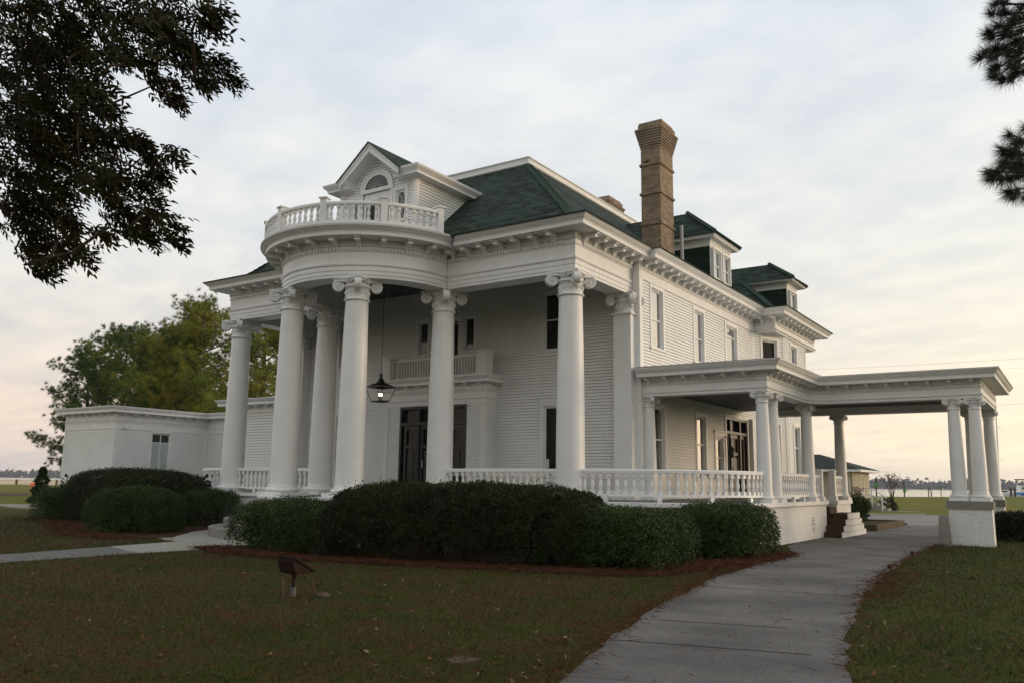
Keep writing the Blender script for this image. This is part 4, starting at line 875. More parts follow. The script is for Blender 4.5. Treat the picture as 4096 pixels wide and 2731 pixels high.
for x, y, n, t in walk(pp, 0.088): g.obox((x, y), t, n, -0.028, 0.028, 0.24, 0.282, 4.645, 4.712)
pc = g.build('entablature', 'white_paint', mansion)
brackets(pc, walk(pp[:2], 0.60, start=0.25, offset=0.25), 4.858, 0.72); brackets(pc, walk([(4.19, 3.3), (4.19, 8.0)], 0.50, offset=0.25), 4.858, 0.72)
brackets(pc, walk([(4.75, 8.3), (9.4, 8.3)], 0.60, offset=0.25), 4.858, 0.72)
mt = miters(pp); ro = [(p[0]+m[0]*0.78, p[1]+m[1]*0.78) for p, m in zip(pp, mt)]
g = MB(); g.prism([(XS, 2.9)]+[(q[0], q[1]) for q in ro[1:]]+[(2.0, 13.4), (XS, 13.4)], 5.09, 5.14); g.face([(XS, 2.87, 5.145), (4.9, 2.87, 5.145), (3.6, 5.0, 5.3), (XS, 4.2, 5.36)]); g.face([(4.9, 2.87, 5.145), (4.9, 12.8, 5.145), (3.6, 12.8, 5.3), (3.6, 5.0, 5.3)]); g.build('porch_roof', 'metal_roof', mansion)
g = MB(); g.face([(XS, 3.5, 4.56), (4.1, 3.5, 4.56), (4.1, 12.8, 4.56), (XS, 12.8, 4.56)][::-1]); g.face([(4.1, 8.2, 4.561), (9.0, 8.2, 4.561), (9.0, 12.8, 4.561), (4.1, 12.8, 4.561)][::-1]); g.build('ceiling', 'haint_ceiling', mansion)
for y0, y1 in ((8.0, 8.60), (12.55, 13.15)):
    g = MB(); g.box(8.26, y0, 0, 9.38, y1, 1.06); o = g.build('pier', 'white_brick', mansion)
    c = MB(); c.box(8.21, y0-.05, 1.06, 9.43, y1+.05, 1.285); c.build('pier_cap', 'concrete', o)
g = MB(); g.box(3.6, 11.0, 0, 4.40, 13.15, 1.05); o = g.build('pier', 'white_brick', mansion); c = MB(); c.box(3.6, 10.95, 1.05, 4.46, 13.2, FZ); c.build('pier_cap', 'white_paint', o)
g = MB(); g.box(0.6, 9.6, 0, 3.99, 13, FZ-.01); g.build('terrace_floor', 'concrete', mansion)
# stoop alongside the driveway
g = MB(); tops = (0.17, 0.36, 0.56, 0.76)
for k, z in enumerate(tops): g.box(4.40, 9.10+.31*k, (tops[k-1] if k else 0), 4.955, 12.65-.31*k, z)
g.box(3.99, 9.98, 0.3, 4.40, 10.98, 0.96)
st = g.build('steps', 'brown_brick', mansion)
g = MB()
for k, z in enumerate(tops): g.box(4.955, 9.08+.31*k, (tops[k-1] if k else 0), 4.985, 12.70-.31*k, z+.012)
g.build('side_wall', 'white_brick', st)
# left service wing of the house
g = MB(); clap(g, (0, 4.3), FU, FN, -20.2, 2*xc-XS, 0.9, 4.75, (), 0.12); clap(g, (-20.2, 0), SU, (-1, 0), 4.3, 14, 0.9, 4.75, (), 0.12); g.box(-20.2, 4.32, 0, 2*xc-XS, 14, 0.9)
wg = g.build('wing', 'white_siding', mansion)
wp = [(-20.2, 14), (-20.2, 4.3), (2*xc-XS, 4.3)]
g = MB(); g.sweep(wp, [(0, 4.55), (0.03, 4.56), (0.03, 4.86), (0.40, 4.87), (0.40, 4.98), (0.44, 5.02), (0.50, 5.11), (0.50, 5.14), (-0.3, 5.16)]); g.prism([(-20.3, 4.2), (2*xc-XS, 4.2), (2*xc-XS, 14), (-20.3, 14)], 5.12, 5.15); wc = g.build('cornice', 'white_paint', wg)
brackets(wc, walk([(-20.3, 4.3), (2*xc-XS, 4.3)], 0.62, offset=0.03), 4.868, 0.72)

# ------------------------------------------------------------------ white guard stone at the pier
g = MB(); i = 0
g.v += [(7.97, 7.55, 0), (8.30, 7.55, 0), (8.30, 7.95, 0), (7.97, 7.95, 0), (8.03, 7.62, 0.86), (8.24, 7.62, 0.86), (8.24, 7.93, 0.86), (8.03, 7.93, 0.86)]; g.f += [(0, 1, 5, 4), (1, 2, 6, 5), (2, 3, 7, 6), (3, 0, 4, 7), (4, 5, 6, 7)]
tag(g.build('guard_stone', 'concrete'), 'tapered grey concrete guard stone leaning on corner of white brick pier', 'guard stone')
# planter bed with kerb
g = MB()
g.box(0.8, 14.7, 0, 4.98, 14.86, 0.24); g.box(4.82, 14.86, 0, 4.98, 20.7, 0.24); g.box(0.8, 20.54, 0, 4.82, 20.7, 0.24)
t = thing('planter', (3, 17, 0), 'low brown kerbed planting bed beside the driveway behind the brick stoop', 'planter'); g.build('kerb', 'curb_stone', t)
g = MB(); g.face([(0.8, 14.8, .17), (4.85, 14.8, .17), (4.85, 20.6, .17), (0.8, 20.6, .17)]); g.build('soil', 'lawn', t)

# ------------------------------------------------------------------ annex
AX0, AX1, AY0, AY1 = -33.75, -29.1, 4.2, 9.7
annex = thing('annex', (-31, 7, 0), 'low flat roofed white clapboard annex with twin blind covered window at far left', 'annex')
g = MB(); clap(g, (0, AY0), FU, FN, AX0, AX1, 0.95, 4.12, (), 0.115); clap(g, (AX1, 0), SU, SN, AY0, AY1, 0.95, 4.12, [(6.3, 7.42, 1.9, 4.0)], 0.115); clap(g, (AX0, 0), SU, (-1, 0), AY0, 18, 0.95, 4.12, (), 0.115); clap(g, (0, AY1), FU, FN, AX1, -14.9, 0.95, 4.5, (), 0.115)
g.box(AX1-.14, AY0-.025, .95, AX1+.02, AY0+.02, 4.12); g.box(AX1-.02, AY0+.02, .95, AX1+.025, AY0+.14, 4.12); g.box(AX0-.02, AY0-.025, .95, AX0+.12, AY0+.02, 4.12); g.box(AX1, AY1-.12, .95, AX1+.1, AY1-.02, 4.4)
g.build('wall', 'white_siding', annex)
g = MB(); g.box(AX0+.03, AY0+.03, -.1, AX1-.03, 18, .95); g.box(AX1-.1, AY1+.03, -.1, -14.9, 18, .95); g.build('foundation', 'white_brick', annex)
ap = [(AX0, 18), (AX0, AY0), (AX1, AY0), (AX1, AY1), (-14.9, AY1)]
g = MB(); g.sweep(ap, [(0, 4.10), (0.03, 4.11), (0.03, 4.40), (0.05, 4.41), (0.05, 4.46), (0.03, 4.47), (0.03, 4.93), (0.40, 4.94), (0.40, 5.06), (0.43, 5.09), (0.49, 5.19), (0.50, 5.22), (0.50, 5.24), (-0.3, 5.26)])
g.prism([(AX0-.1, AY0-.1), (AX1+.1, AY0-.1), (AX1+.1, AY1-.1), (-14.9, AY1-.1), (-14.9, 18), (AX0-.1, 18)], 5.2, 5.25)
for x, y, n, t in walk(ap[1:4], 0.11): g.obox((x, y), t, n, -.032, .032, .03, .075, 4.49, 4.60)
c = g.build('cornice', 'white_paint', annex)
brackets(c, walk(ap[1:3], 0.62, offset=.03), 4.938, 0.72); brackets(c, walk(ap[2:4], 0.62, offset=.03), 4.938, 0.72)
window(annex, (AX1, 0), SU, SN, 6.3, 7.42, 1.9, 4.0, cas=.08, trans=3.5, mull=(6.86,), depth=.10, sill=False, pane_mat=('window_blinds', 'window_glass'))
g = MB(); g.box(AX1+.03, 4.66, 4.16, AX1+.10, 4.80, 4.30); g.box(AX1+.10, 4.69, 4.14, AX1+.22, 4.77, 4.22); g.build('security_light', 'white_paint', annex)

# ------------------------------------------------------------------ lanterns
lan = thing('lantern', (xc, 0.03, 4.17), 'black four sided hanging lantern with twin gas flames under the portico ceiling', 'lantern')
C0 = (xc, 0.03)
g = MB(); g.tube([(xc, .03, 5.1), (xc, .03, 8.55)], .012, 6); g.build('hanging_rod', 'iron_black', lan)
def sq(h, z, rot=math.pi/4): return [(C0[0]+h*math.cos(rot+k*math.pi/2+YAW), C0[1]+h*math.sin(rot+k*math.pi/2+YAW), z) for k in range(4)]
g = MB(); g.lathe([(.015, 5.12), (.05, 5.09), (.065, 5.03), (.04, 4.99), (.03, 4.98), (.08, 4.96), (.08, 4.93), (.06, 4.92), (.10, 4.88), (.14, 4.80), (.16, 4.78)], (xc, .03, 0), 14)
hx, hb = .49, .29; rr = 0.0
top = [(xc+hx*math.cos(rr+k*math.pi/2-YAW*0+math.pi/2*0+.59), .03+hx*math.sin(rr+k*math.pi/2+.59), 4.66) for k in range(4)]; apx = [(xc+.15*math.cos(k*math.pi/2+.59), .03+.15*math.sin(k*math.pi/2+.59), 4.80) for k in range(4)]
bot = [(xc+hb*math.cos(k*math.pi/2+.59), .03+hb*math.sin(k*math.pi/2+.59), 4.19) for k in range(4)]
for k in range(4):
    g.face([top[k], top[(k+1) % 4], apx[(k+1) % 4], apx[k]]); g.face([tuple(Vector(top[k])-Vector((0, 0, .03))), tuple(Vector(top[(k+1) % 4])-Vector((0, 0, .03))), top[(k+1) % 4], top[k]][::-1])
    d = Vector(top[k])-Vector((xc, .03, 4.66)); g.tube([top[k], tuple(Vector(top[k])+d*.06+Vector((0, 0, .07)))], [.02, .006], 4)
g.build('roof', 'iron_black', lan)
g = MB()
for k in range(4): g.tube([tuple(Vector(top[k])-Vector((0, 0, .02))), bot[k]], .016, 4); g.tube([bot[k], bot[(k+1) % 4]], .02, 4); g.tube([bot[k], (xc, .03, 4.175)], .012, 4)
g.tube([(xc, .03, 4.18), (xc, .03, 4.36)], .016, 5)
g.build('frame', 'iron_black', lan)
g = MB()
for k in range(4):
    a, b, c, d = [Vector(p) for p in (top[k], top[(k+1) % 4], bot[(k+1) % 4], bot[k])]; g.face([tuple(a-Vector((0, 0, .03))), tuple(b-Vector((0, 0, .03))), tuple(c), tuple(d)])
g.build('glass', 'lantern_glass', lan)
for s in (-1, 1):
    g = MB(); g.lathe([(.0, 4.36), (.022, 4.38), (.018, 4.42), (0.0, 4.46)], (xc+s*.04*math.cos(YAW), .03+s*.04*math.sin(YAW), 0), 8); g.build('flame', 'flame', lan)
    g = MB(); g.lathe([(.012, 4.18), (.012, 4.36)], (xc+s*.04*math.cos(YAW), .03+s*.04*math.sin(YAW), 0), 6); g.build('burner', 'iron_black', lan)
wl = thing('wall_lantern', (XS+.25, 10.55, 2.7), 'small black bracket lantern beside the dark side door', 'wall lantern')
g = MB(); g.tube([(XS+.03, 10.55, 3.42), (XS+.2, 10.55, 3.47), (XS+.27, 10.55, 3.36), (XS+.26, 10.55, 3.1)], .018, 6); g.box(XS+.02, 10.50, 3.2, XS+.05, 10.60, 3.5); g.build('bracket', 'iron_black', wl)
g = MB(); g.lathe([(.02, 3.12), (.05, 3.08), (.12, 2.98), (.13, 2.96), (.09, 2.95)], (XS+.26, 10.55, 0), 8); g.lathe([(.07, 2.66), (.075, 2.69), (.06, 2.70)], (XS+.26, 10.55, 0), 8)
for k in range(4): a = k*math.pi/2+.4; g.tube([(XS+.26+.105*math.cos(a), 10.55+.105*math.sin(a), 2.95), (XS+.26+.068*math.cos(a), 10.55+.068*math.sin(a), 2.68)], .01, 4)
g.build('lamp_frame', 'iron_black', wl)
g = MB(); g.lathe([(.062, 2.70), (.098, 2.95)], (XS+.26, 10.55, 0), 8); g.build('glass', 'window_glass', wl)

# ------------------------------------------------------------------ flood light in the lawn
fl_ = thing('floodlight', (2.13, -11.63, 0), 'rusty brown box floodlight on a short pipe stem in the front lawn', 'floodlight')
ux = Vector((0.83, 0.556, 0)); uy = Vector((-0.556, 0.83, 0)); FC = Vector((2.13, -11.63, 0))
def fp(a, b, z): return tuple(FC+ux*a+uy*b+Vector((0, 0, z)))
g = MB(); g.tube([fp(0, 0, -.02), fp(0, 0, .12)], .042, 10); g.tube([fp(0, 0, .12), fp(0, 0, .13)], .046, 10); g.build('socket', 'grey_plastic', fl_)
g = MB(); g.tube([fp(0, 0, .12), fp(0, 0, .26)], .020, 8); g.tube([fp(0, 0, .26), fp(.01, .02, .34)], [.03, .05], 8); g.build('stem', 'rust_brown', fl_)
g = MB(); sec = [(-.13, .545), (-.135, .50), (-.10, .36), (-.06, .325), (.12, .330), (.20, .345), (.185, .375), (-.06, .555)]
i = len(g.v); n = len(sec)
fq = lambda a, b, z: fp(a*.78+b*.62, b*.78-a*.62, z)
L0 = [fq(-.19, b*1.1, z) for b, z in sec]; R0 = [fq(.17, b*1.1, z) for b, z in sec]; g.v += L0+R0
for k in range(n): g.f.append((i+k, i+(k+1) % n, i+n+(k+1) % n, i+n+k))
g.f.append(tuple(i+k for k in range(n-1, -1, -1))); g.f.append(tuple(i+n+k for k in range(n)))
g.tube([fq(-.21, -.137, .555), fq(.19, -.137, .555), fq(.19, .225, .355), fq(-.21, .225, .355), fq(-.21, -.137, .555)], .014, 6)
for a in (-.11, .10): g.tube([fq(a, -.15, .52), fq(a, -.14, .572)], .009, 5)
g.build('housing', 'rust_brown', fl_)
def stake(base, topv, label, r):
    g = MB(); g.tube([base, topv], [r, r*.9], 5); tag(g.build('stake', 'old_wood'), label, 'stake', 'stakes round the floodlight')
stake(fp(-.085, -.22, -.03), fp(-.105, -.21, .26), 'upright weathered wooden stake left of the brown floodlight', .030)
stake(fp(.33, .04, -.02), fp(.245, .06, .20), 'short leaning wooden stake right of the brown floodlight', .023)
g = MB(); g.lathe([(0.10, -.02), (.11, .02), (.07, .055), (0.0, .065)], fp(.42, .06, 0), 10); tag(g.build('rock', 'bare_soil'), 'small flat grey rock in grass right of the floodlight', 'rock')

# ------------------------------------------------------------------ foliage
def n3(P, s, seed=0.0):
    """cheap smooth pseudo noise"""
    q = P*s+seed; return (np.sin(q[:, 0]*1.7+1.3*np.sin(q[:, 1]*1.1+seed))+np.sin(q[:, 1]*1.9+1.7*np.sin(q[:, 2]*1.3))+np.sin(q[:, 2]*2.1+1.1*np.sin(q[:, 0]*1.5+2)))/3
def hedge(name, label, c, a, b, h, rot, n, mat, group, rnd=0.5, sparse=0.0, seed=0.0, shell=0.17, ls=0.040, tilt=0.0, zlo=0.05):
    n = int(n*2.1)
    t = thing(name, (c[0], c[1], 0), label, 'hedge', group)
    cr, sr = math.cos(rot), math.sin(rot); P = []; G = []; got = 0
    while got < n:
        q = rng.uniform(-1, 1, size=(n*5, 3))*np.array([a+.15, b+.15, h/2+.12]); q[:, 2] += h/2
        hh = h*(1-0.10*np.abs(q[:, 0]/a)**3+tilt*q[:, 0]/a)
        def sdf(p):
            d = np.stack([np.abs(p[:, 0])-(a-rnd), np.abs(p[:, 1])-(b-rnd), p[:, 2]-(hh-rnd)], 1)
            return np.linalg.norm(np.maximum(d, 0), axis=1)+np.minimum(d.max(1), 0)-rnd
        nz = 0.10*n3(q, 1.7, seed)+0.05*n3(q, 5.5, seed+3)
        s = sdf(q)+nz
        dens = np.where(s > -0.02, 0.45, 1.0)
        k = (s < 0.03) & (s > -shell) & (q[:, 2] > zlo) & (rng.uniform(size=len(q)) < dens)
        if sparse: k &= rng.uniform(size=len(q)) < np.clip((q[:, 2]+0.28*n3(q, 3.1, seed+9))/(sparse), 0.10, 1)
        q = q[k]; e = 0.05
        gx = np.stack([q[:, 0]/a, q[:, 1]/b, (q[:, 2]-h*.4)/h*1.3], 1)**3
        P.append(q); G.append(unit(gx+1e-6)); got += len(q)
    P = np.concatenate(P)[:n]; G = np.concatenate(G)[:n]
    stray = rng.uniform(size=n) < .012*(1+n3(P, 2.3, seed+4)); P[stray] += (G[stray]+np.array([0, 0, .7]))*rng.uniform(.02, .13, (stray.sum(), 1))
    A = unit(G*0.7+rand_dirs(n)*1.0+np.array([0, 0, .25])); W = perp(A)
    ln = rng.uniform(.6, 1.4, n)*ls
    V, F = leaf_verts(P, A, W, ln, ln*0.62)
    Rm = np.array([[cr, -sr, 0], [sr, cr, 0], [0, 0, 1]]); V = V@Rm.T+np.array([c[0], c[1], 0])
    fast_mesh('foliage', V, F, mat, t)
    g = MB()                 # stems and a twiggy core
    for k in range(int(8+a*6)):
        x, y = random.uniform(-a*.75, a*.75), random.uniform(-b*.6, b*.6); p = []
        for j in range(4): p.append((c[0]+cr*(x+j*random.uniform(-.1, .1))-sr*(y+j*random.uniform(-.1, .1)), c[1]+sr*x+cr*(y+j*random.uniform(-.12, .12)), h*.8*j/3))
        g.tube(p, [.03, .022, .016, .008], 5)
    g.tube([(c[0]-cr*a*.8, c[1]-sr*a*.8, .02), (c[0], c[1], .02), (c[0]+cr*a*.8, c[1]+sr*a*.8, .02)], [b*.3]*3, 6)
    g.build('stem', 'twig', t)
    # dense twig mass: larger dark inner leaves
    m = int(n*.08); q = rng.uniform(-1, 1, size=(m, 3))*np.array([a-.35, b-.35, (h-.3)/2]); q[:, 2] += (h-.2)/2
    if sparse: q = q[q[:, 2] > sparse*rng.uniform(.5, 1.0, len(q))]
    q = q[q[:, 2] > 0.08]
    A = rand_dirs(len(q)); W = perp(A); ln = rng.uniform(.14, .26, len(q)); V, F = leaf_verts(q, A, W, ln, ln*.8); V = V@Rm.T+np.array([c[0], c[1], 0]); fast_mesh('inner_foliage', V, F, mat, t)
    return t
HG = 'clipped hedges in front of the mansion'
hedge('hedge', 'long high rounded dark hedge in front of the right half of the portico', (0.35, -5.15), 3.0, 1.7, 1.60, R_(14), 52000, 'dull_hedge_leaf', HG, rnd=.75, sparse=.62, seed=1)
hedge('hedge', 'low small hedge at the left end of the long high hedge beside the steps', (-3.75, -6.15), 1.75, 1.0, 1.16, R_(-6), 17000, 'hedge_leaf', HG, rnd=.4, sparse=.3, seed=5)
hedge('hedge', 'bright green square topped hedge bulging forward at the right end of the long hedge', (3.55, -4.1), 1.25, 1.65, 1.10, R_(6), 26000, 'hedge_leaf', HG, rnd=.35, sparse=.25, seed=11)
hedge('hedge', 'square ended hedge beside the driveway in front of the white brick base', (4.35, -.35), 1.05, 1.6, 1.17, R_(4), 17000, 'hedge_leaf', HG, rnd=.3, sparse=.2, seed=17)
hedge('hedge', 'large domed dull hedge behind the round tipped front one, left of the walk', (-18.0, -1.5), 3.7, 1.7, 1.92, R_(-6), 34000, 'dull_hedge_leaf', HG, rnd=1.2, sparse=.3, seed=23)
hedge('hedge', 'rounded box hedge standing forward of the big dome beside the pale front walk', (-12.55, -4.75), 1.22, 1.1, 1.30, R_(28), 18000, 'hedge_leaf', HG, rnd=.4, sparse=.2, seed=29)
hedge('hedge', 'small dark hedge at the far left end of the domed hedge near the annex', (-20.7, -2.2), 1.25, 1.0, 1.30, R_(20), 10000, 'hedge_leaf', HG, rnd=.45, seed=31)
hedge('hedge', 'bare stemmed hedge with leafy top below the leftmost column', (-14.3, -1.25), 1.35, .72, 1.28, R_(0), 11000, 'hedge_leaf', HG, rnd=.3, sparse=1.0, seed=37)
def bush(name, label, cat, c, r, h, n, mat, ls=.07, group=None, z0=0.0, stem=None):
    t = thing(name, (c[0], c[1], z0), label, cat, group); q = rand_dirs(n)*(rng.uniform(.25, 1, n)**.5)[:, None]
    q *= (1+.22*n3(q*3, 1.3, c[0]))[:, None]; P = q*np.array([r, r, h/2])+np.array([c[0], c[1], z0+h/2])
    A = unit(q+rand_dirs(n)*.9+np.array([0, 0, .3])); W = perp(A); ln = rng.uniform(.7, 1.3, n)*ls; V, F = leaf_verts(P, A, W, ln, ln*.5); fast_mesh('foliage', V, F, mat, t)
    g = MB()
    for k in range(6): a = k*1.05; g.tube([(c[0], c[1], z0-.05), (c[0]+r*.3*math.cos(a), c[1]+r*.3*math.sin(a), z0+h*.5)], [.02, .008], 4)
    g.build('stem', 'twig', t); return t
bush('shrub', 'round dark glossy shrub in the kerbed bed behind the brick stoop', 'shrub', (3.15, 20.1), .52, 1.22, 2600, 'hedge_leaf', .11, z0=.05)
bush('shrub', 'spiky dark shrub at the right edge of the picture beside the rear pier', 'shrub', (9.75, 12.0), .78, .85, 4200, 'dark_needle', .16)
# small conical evergreen and rose at the annex corner
t = thing('conical_evergreen', (-36.6, 4.7, 0), 'small pointed conical evergreen in the mulch bed at the annex corner', 'evergreen'); n = 3800
z = rng.uniform(0, 1, n)**1.25; rr_ = (.52*(1-z)**.75+.03)*rng.uniform(.3, 1, n)**.5*(1+.25*np.sin(z*22)); th = rng.uniform(0, 6.283, n)
P = np.stack([-36.6+rr_*np.cos(th), 4.7+rr_*np.sin(th), .18+z*1.95+0*th], 1); A = unit(np.stack([np.cos(th), np.sin(th), .9+0*th], 1)+rand_dirs(n)*.7); V, F = leaf_verts(P, A, perp(A), rng.uniform(.09, .18, n), rng.uniform(.03, .06, n)); fast_mesh('foliage', V, F, 'hedge_leaf', t)
g = MB(); g.tube([(-36.6, 4.7, 0), (-36.58, 4.72, 1.6), (-36.5, 4.7, 2.35)], [.05, .025, .006], 5); g.build('trunk', 'twig', t)
t = thing('rose_bush', (-34.4, 3.9, 0), 'thin leggy rose bush with red blooms against the annex foundation', 'rose bush'); g = MB(); pts = []
for k in range(9):
    a = random.uniform(0, 6.28); x, y = -34.4+random.uniform(-.7, .9), 3.85; e = (x+.25*math.cos(a), y+.1*math.sin(a), random.uniform(.5, 1.35)); g.tube([(x, y, 0), e], [.012, .006], 4); pts += [(x+(e[0]-x)*s, y+(e[1]-y)*s, e[2]*s) for s in (.35, .5, .65, .8, .92, 1)]
g.build('stem', 'twig', t); P = np.repeat(np.array(pts), 10, 0)+rng.normal(size=(len(pts)*10, 3))*.07; A = rand_dirs(len(P)); V, F = leaf_verts(P, A, perp(A), rng.uniform(.05, .1, len(P)), rng.uniform(.03, .06, len(P))); fast_mesh('foliage', V, F, 'hedge_leaf', t)
P = np.repeat(np.array(pts)[5::6], 6, 0)+rng.normal(size=(len(pts)//6*6, 3))*.035; A = rand_dirs(len(P)); V, F = leaf_verts(P, A, perp(A), np.full(len(P), .055), np.full(len(P), .05)); fast_mesh('bloom', V, F, 'rose_petal', t)

# overhanging pecan: crown clumps (x, y, z, radius) in metres
PECAN = [(4.12,-17.00,5.65,0.38),(4.09,-16.59,5.87,0.40),(3.14,-15.60,6.70,0.41),(4.07,-15.61,6.39,0.39),(5.44,-16.09,5.68,0.20),(3.17,-16.55,5.73,0.42),(3.35,-16.31,5.81,0.38),(4.41,-16.53,5.45,0.25),(3.24,-15.64,6.20,0.19),(4.90,-16.31,5.27,0.17),(4.42,-15.89,5.95,0.27),(4.31,-15.56,5.93,0.19),(4.58,-15.60,5.65,0.19),(3.95,-15.52,5.66,0.16),(4.10,-15.03,6.09,0.15),(3.77,-14.58,6.17,0.09),(4.96,-15.74,5.32,0.09),(3.89,-15.36,5.60,0.08),(2.44,-16.18,5.61,0.46),(3.79,-16.47,5.15,0.38),(4.77,-16.68,4.89,0.21),(2.52,-15.30,5.86,0.14),(3.46,-16.59,4.78,0.40),(3.72,-16.38,4.83,0.36),(2.58,-15.44,5.48,0.31),(3.52,-15.70,5.09,0.19),(3.96,-15.75,4.97,0.15),(3.32,-15.24,5.07,0.12),(5.21,-16.19,4.40,0.08),(2.34,-16.05,4.78,0.43),(3.50,-16.28,4.53,0.34),(4.47,-16.47,4.27,0.24),(3.28,-15.56,4.75,0.25),(2.86,-15.02,4.94,0.21),(4.71,-15.96,4.39,0.09),(3.68,-15.32,4.44,0.14),(4.54,-15.71,4.00,0.11),(3.30,-15.22,4.42,0.19),(3.10,-15.42,4.46,0.19),(4.45,-16.00,3.87,0.08),(3.35,-14.87,4.22,0.07),(3.55,-15.27,4.15,0.09),(2.38,-16.02,4.41,0.32),(2.27,-15.69,4.53,0.25),(3.44,-16.06,4.12,0.12),(2.27,-15.81,4.18,0.22),(2.13,-15.52,4.16,0.17),(4.01,-16.59,3.49,0.12),(1.90,-15.76,4.13,0.11),(3.47,-16.10,3.90,0.10),(3.55,-15.81,4.06,0.08),(4.22,-16.34,3.63,0.06)]
pec = thing('pecan_tree', (-1.2, -20.5, 0), 'dark broadleaf tree whose drooping compound leaves hang across the upper left', 'tree')
def pecan():
    cl = np.array(PECAN); root = np.array([-1.2, -20.5, 4.6])
    g = MB(); g.tube([(-1.2, -20.5, -.1), (-1.15, -20.45, 1.5), (-1.2, -20.5, 3.2), (-1.0, -20.3, 4.8), (-.6, -20.0, 7.5), (-.8, -19.9, 10.5)], [.42, .34, .30, .27, .2, .08], 10); g.build('trunk', 'twig', pec)
    g = MB(); hubs = [(1.6, -17.6, 6.5), (1.2, -17.4, 5.6), (1.0, -17.2, 5.0), (2.2, -17.3, 6.9)]
    for h in hubs: g.tube([tuple(root), tuple((root+np.array(h))/2+np.array([0, 0, .35])), h], [.12, .08, .05], 6)
    dist = np.linalg.norm(cl[:, :3]-np.array([1.4, -17.4, 5.9]), axis=1); order = np.argsort(dist); done = [np.array(h) for h in hubs]
    for i in order:                       # every spray grows from the nearest one already on the tree
        c = cl[i, :3]; q = min(done, key=lambda p: np.linalg.norm(p-c)); m = (q+c)/2+rng.normal(size=3)*.06+np.array([0, 0, .07]); g.tube([tuple(q), tuple(m), tuple(c)], [.018, .013, .008], 5); done.append(c)
    g.build('limb', 'twig', pec)
    # extra crown outside the frame so that the tree shades the lawn below it
    extra = [(x, y, z, r) for x, y, z, r in ((0.5, -19, 7.5, 1.5), (-1.5, -18.5, 8.2, 1.7), (2.3, -19.6, 7.9, 1.4), (-3, -20.5, 7.4, 1.7), (0, -21.8, 7.6, 1.7), (1.4, -18, 8.6, 1.4), (3.6, -18.4, 8.6, 1.2), (-2, -17, 7, 1.3), (5.2, -18.6, 8.9, 1.1))]
    V_ = []; off = 0; F3 = []; F4 = []
    Pb = []; Db = []; Sb = []
    for c in list(cl)+extra:
        big = c[3] > .9; k = int(12+640*c[3]**2) if not big else int(70*c[3]**2)
        p = np.array(c[:3])+rand_dirs(k)*(rng.uniform(0, 1, k)**(1/2.2))[:, None]*c[3]*np.array([.95, .95, .9])+np.array([0, 0, .04])
        dd = unit((p-root)*np.array([1, 1, 0])*.25+rand_dirs(k)*.8+np.array([0.25, .1, -.75])); Pb.append(p); Db.append(dd); Sb.append(np.full(k, 1.9 if big else 1.0))
    Pb = np.concatenate(Pb); Db = np.concatenate(Db); Sb = np.concatenate(Sb); n = len(Pb); side0 = perp(Db)
    LP = []; LA = []; LW = []; LL = []
    for j in range(9):
        s = (j//2+1)/5.0; sg = 1 if j % 2 else -1
        if j == 8: sg = 0; s = 1.0
        ln_r = .21*Sb*rng.uniform(.8, 1.15, n)
        base = Pb+Db*(ln_r*s)[:, None]+np.array([0, 0, -.04])*s*s
        a = unit(Db*(.75 if sg else 1.6)+side0*sg*.85+np.array([0, 0, -.40])+rand_dirs(n)*.22); LP.append(base); LA.append(a); LW.append(unit(np.cross(a, np.cross(Db, side0)+rand_dirs(n)*.5))); LL.append(.074*Sb*rng.uniform(.75, 1.25, n))
    P = np.concatenate(LP); A = np.concatenate(LA); W = np.concatenate(LW); ln = np.concatenate(LL)[:, None]; N = np.cross(A, W); wd = ln*.15
    cu = rng.uniform(-.05, .30, (len(P), 1))
    V = np.stack([P, P+A*ln*.30+W*wd+N*ln*.05, P+A*ln*.65+W*wd*.85-N*ln*.04*cu, P+A*ln-N*ln*cu, P+A*ln*.65-W*wd*.85-N*ln*.04*cu, P+A*ln*.30-W*wd+N*ln*.05], 1).reshape(-1, 3)
    F = np.arange(len(P)*6).reshape(-1, 6)
    fast_mesh('crown', V, F, 'pecan_leaf', pec)
pecan()

def tufts(C, D, k, ln, wd, spread):
    """needle tufts: k thin triangles fanning from each point"""
    n = len(C); P = np.repeat(C, k, 0); d = np.repeat(D, k, 0); A = unit(d*spread+rand_dirs(n*k)); W = perp(A); l = rng.uniform(.7, 1.15, n*k)[:, None]*ln
    V = np.stack([P-W*wd, P+W*wd, P+A*l+np.array([0, 0, -.06])*l], 1).reshape(-1, 3); return V, np.arange(n*k*3).reshape(-1, 3)
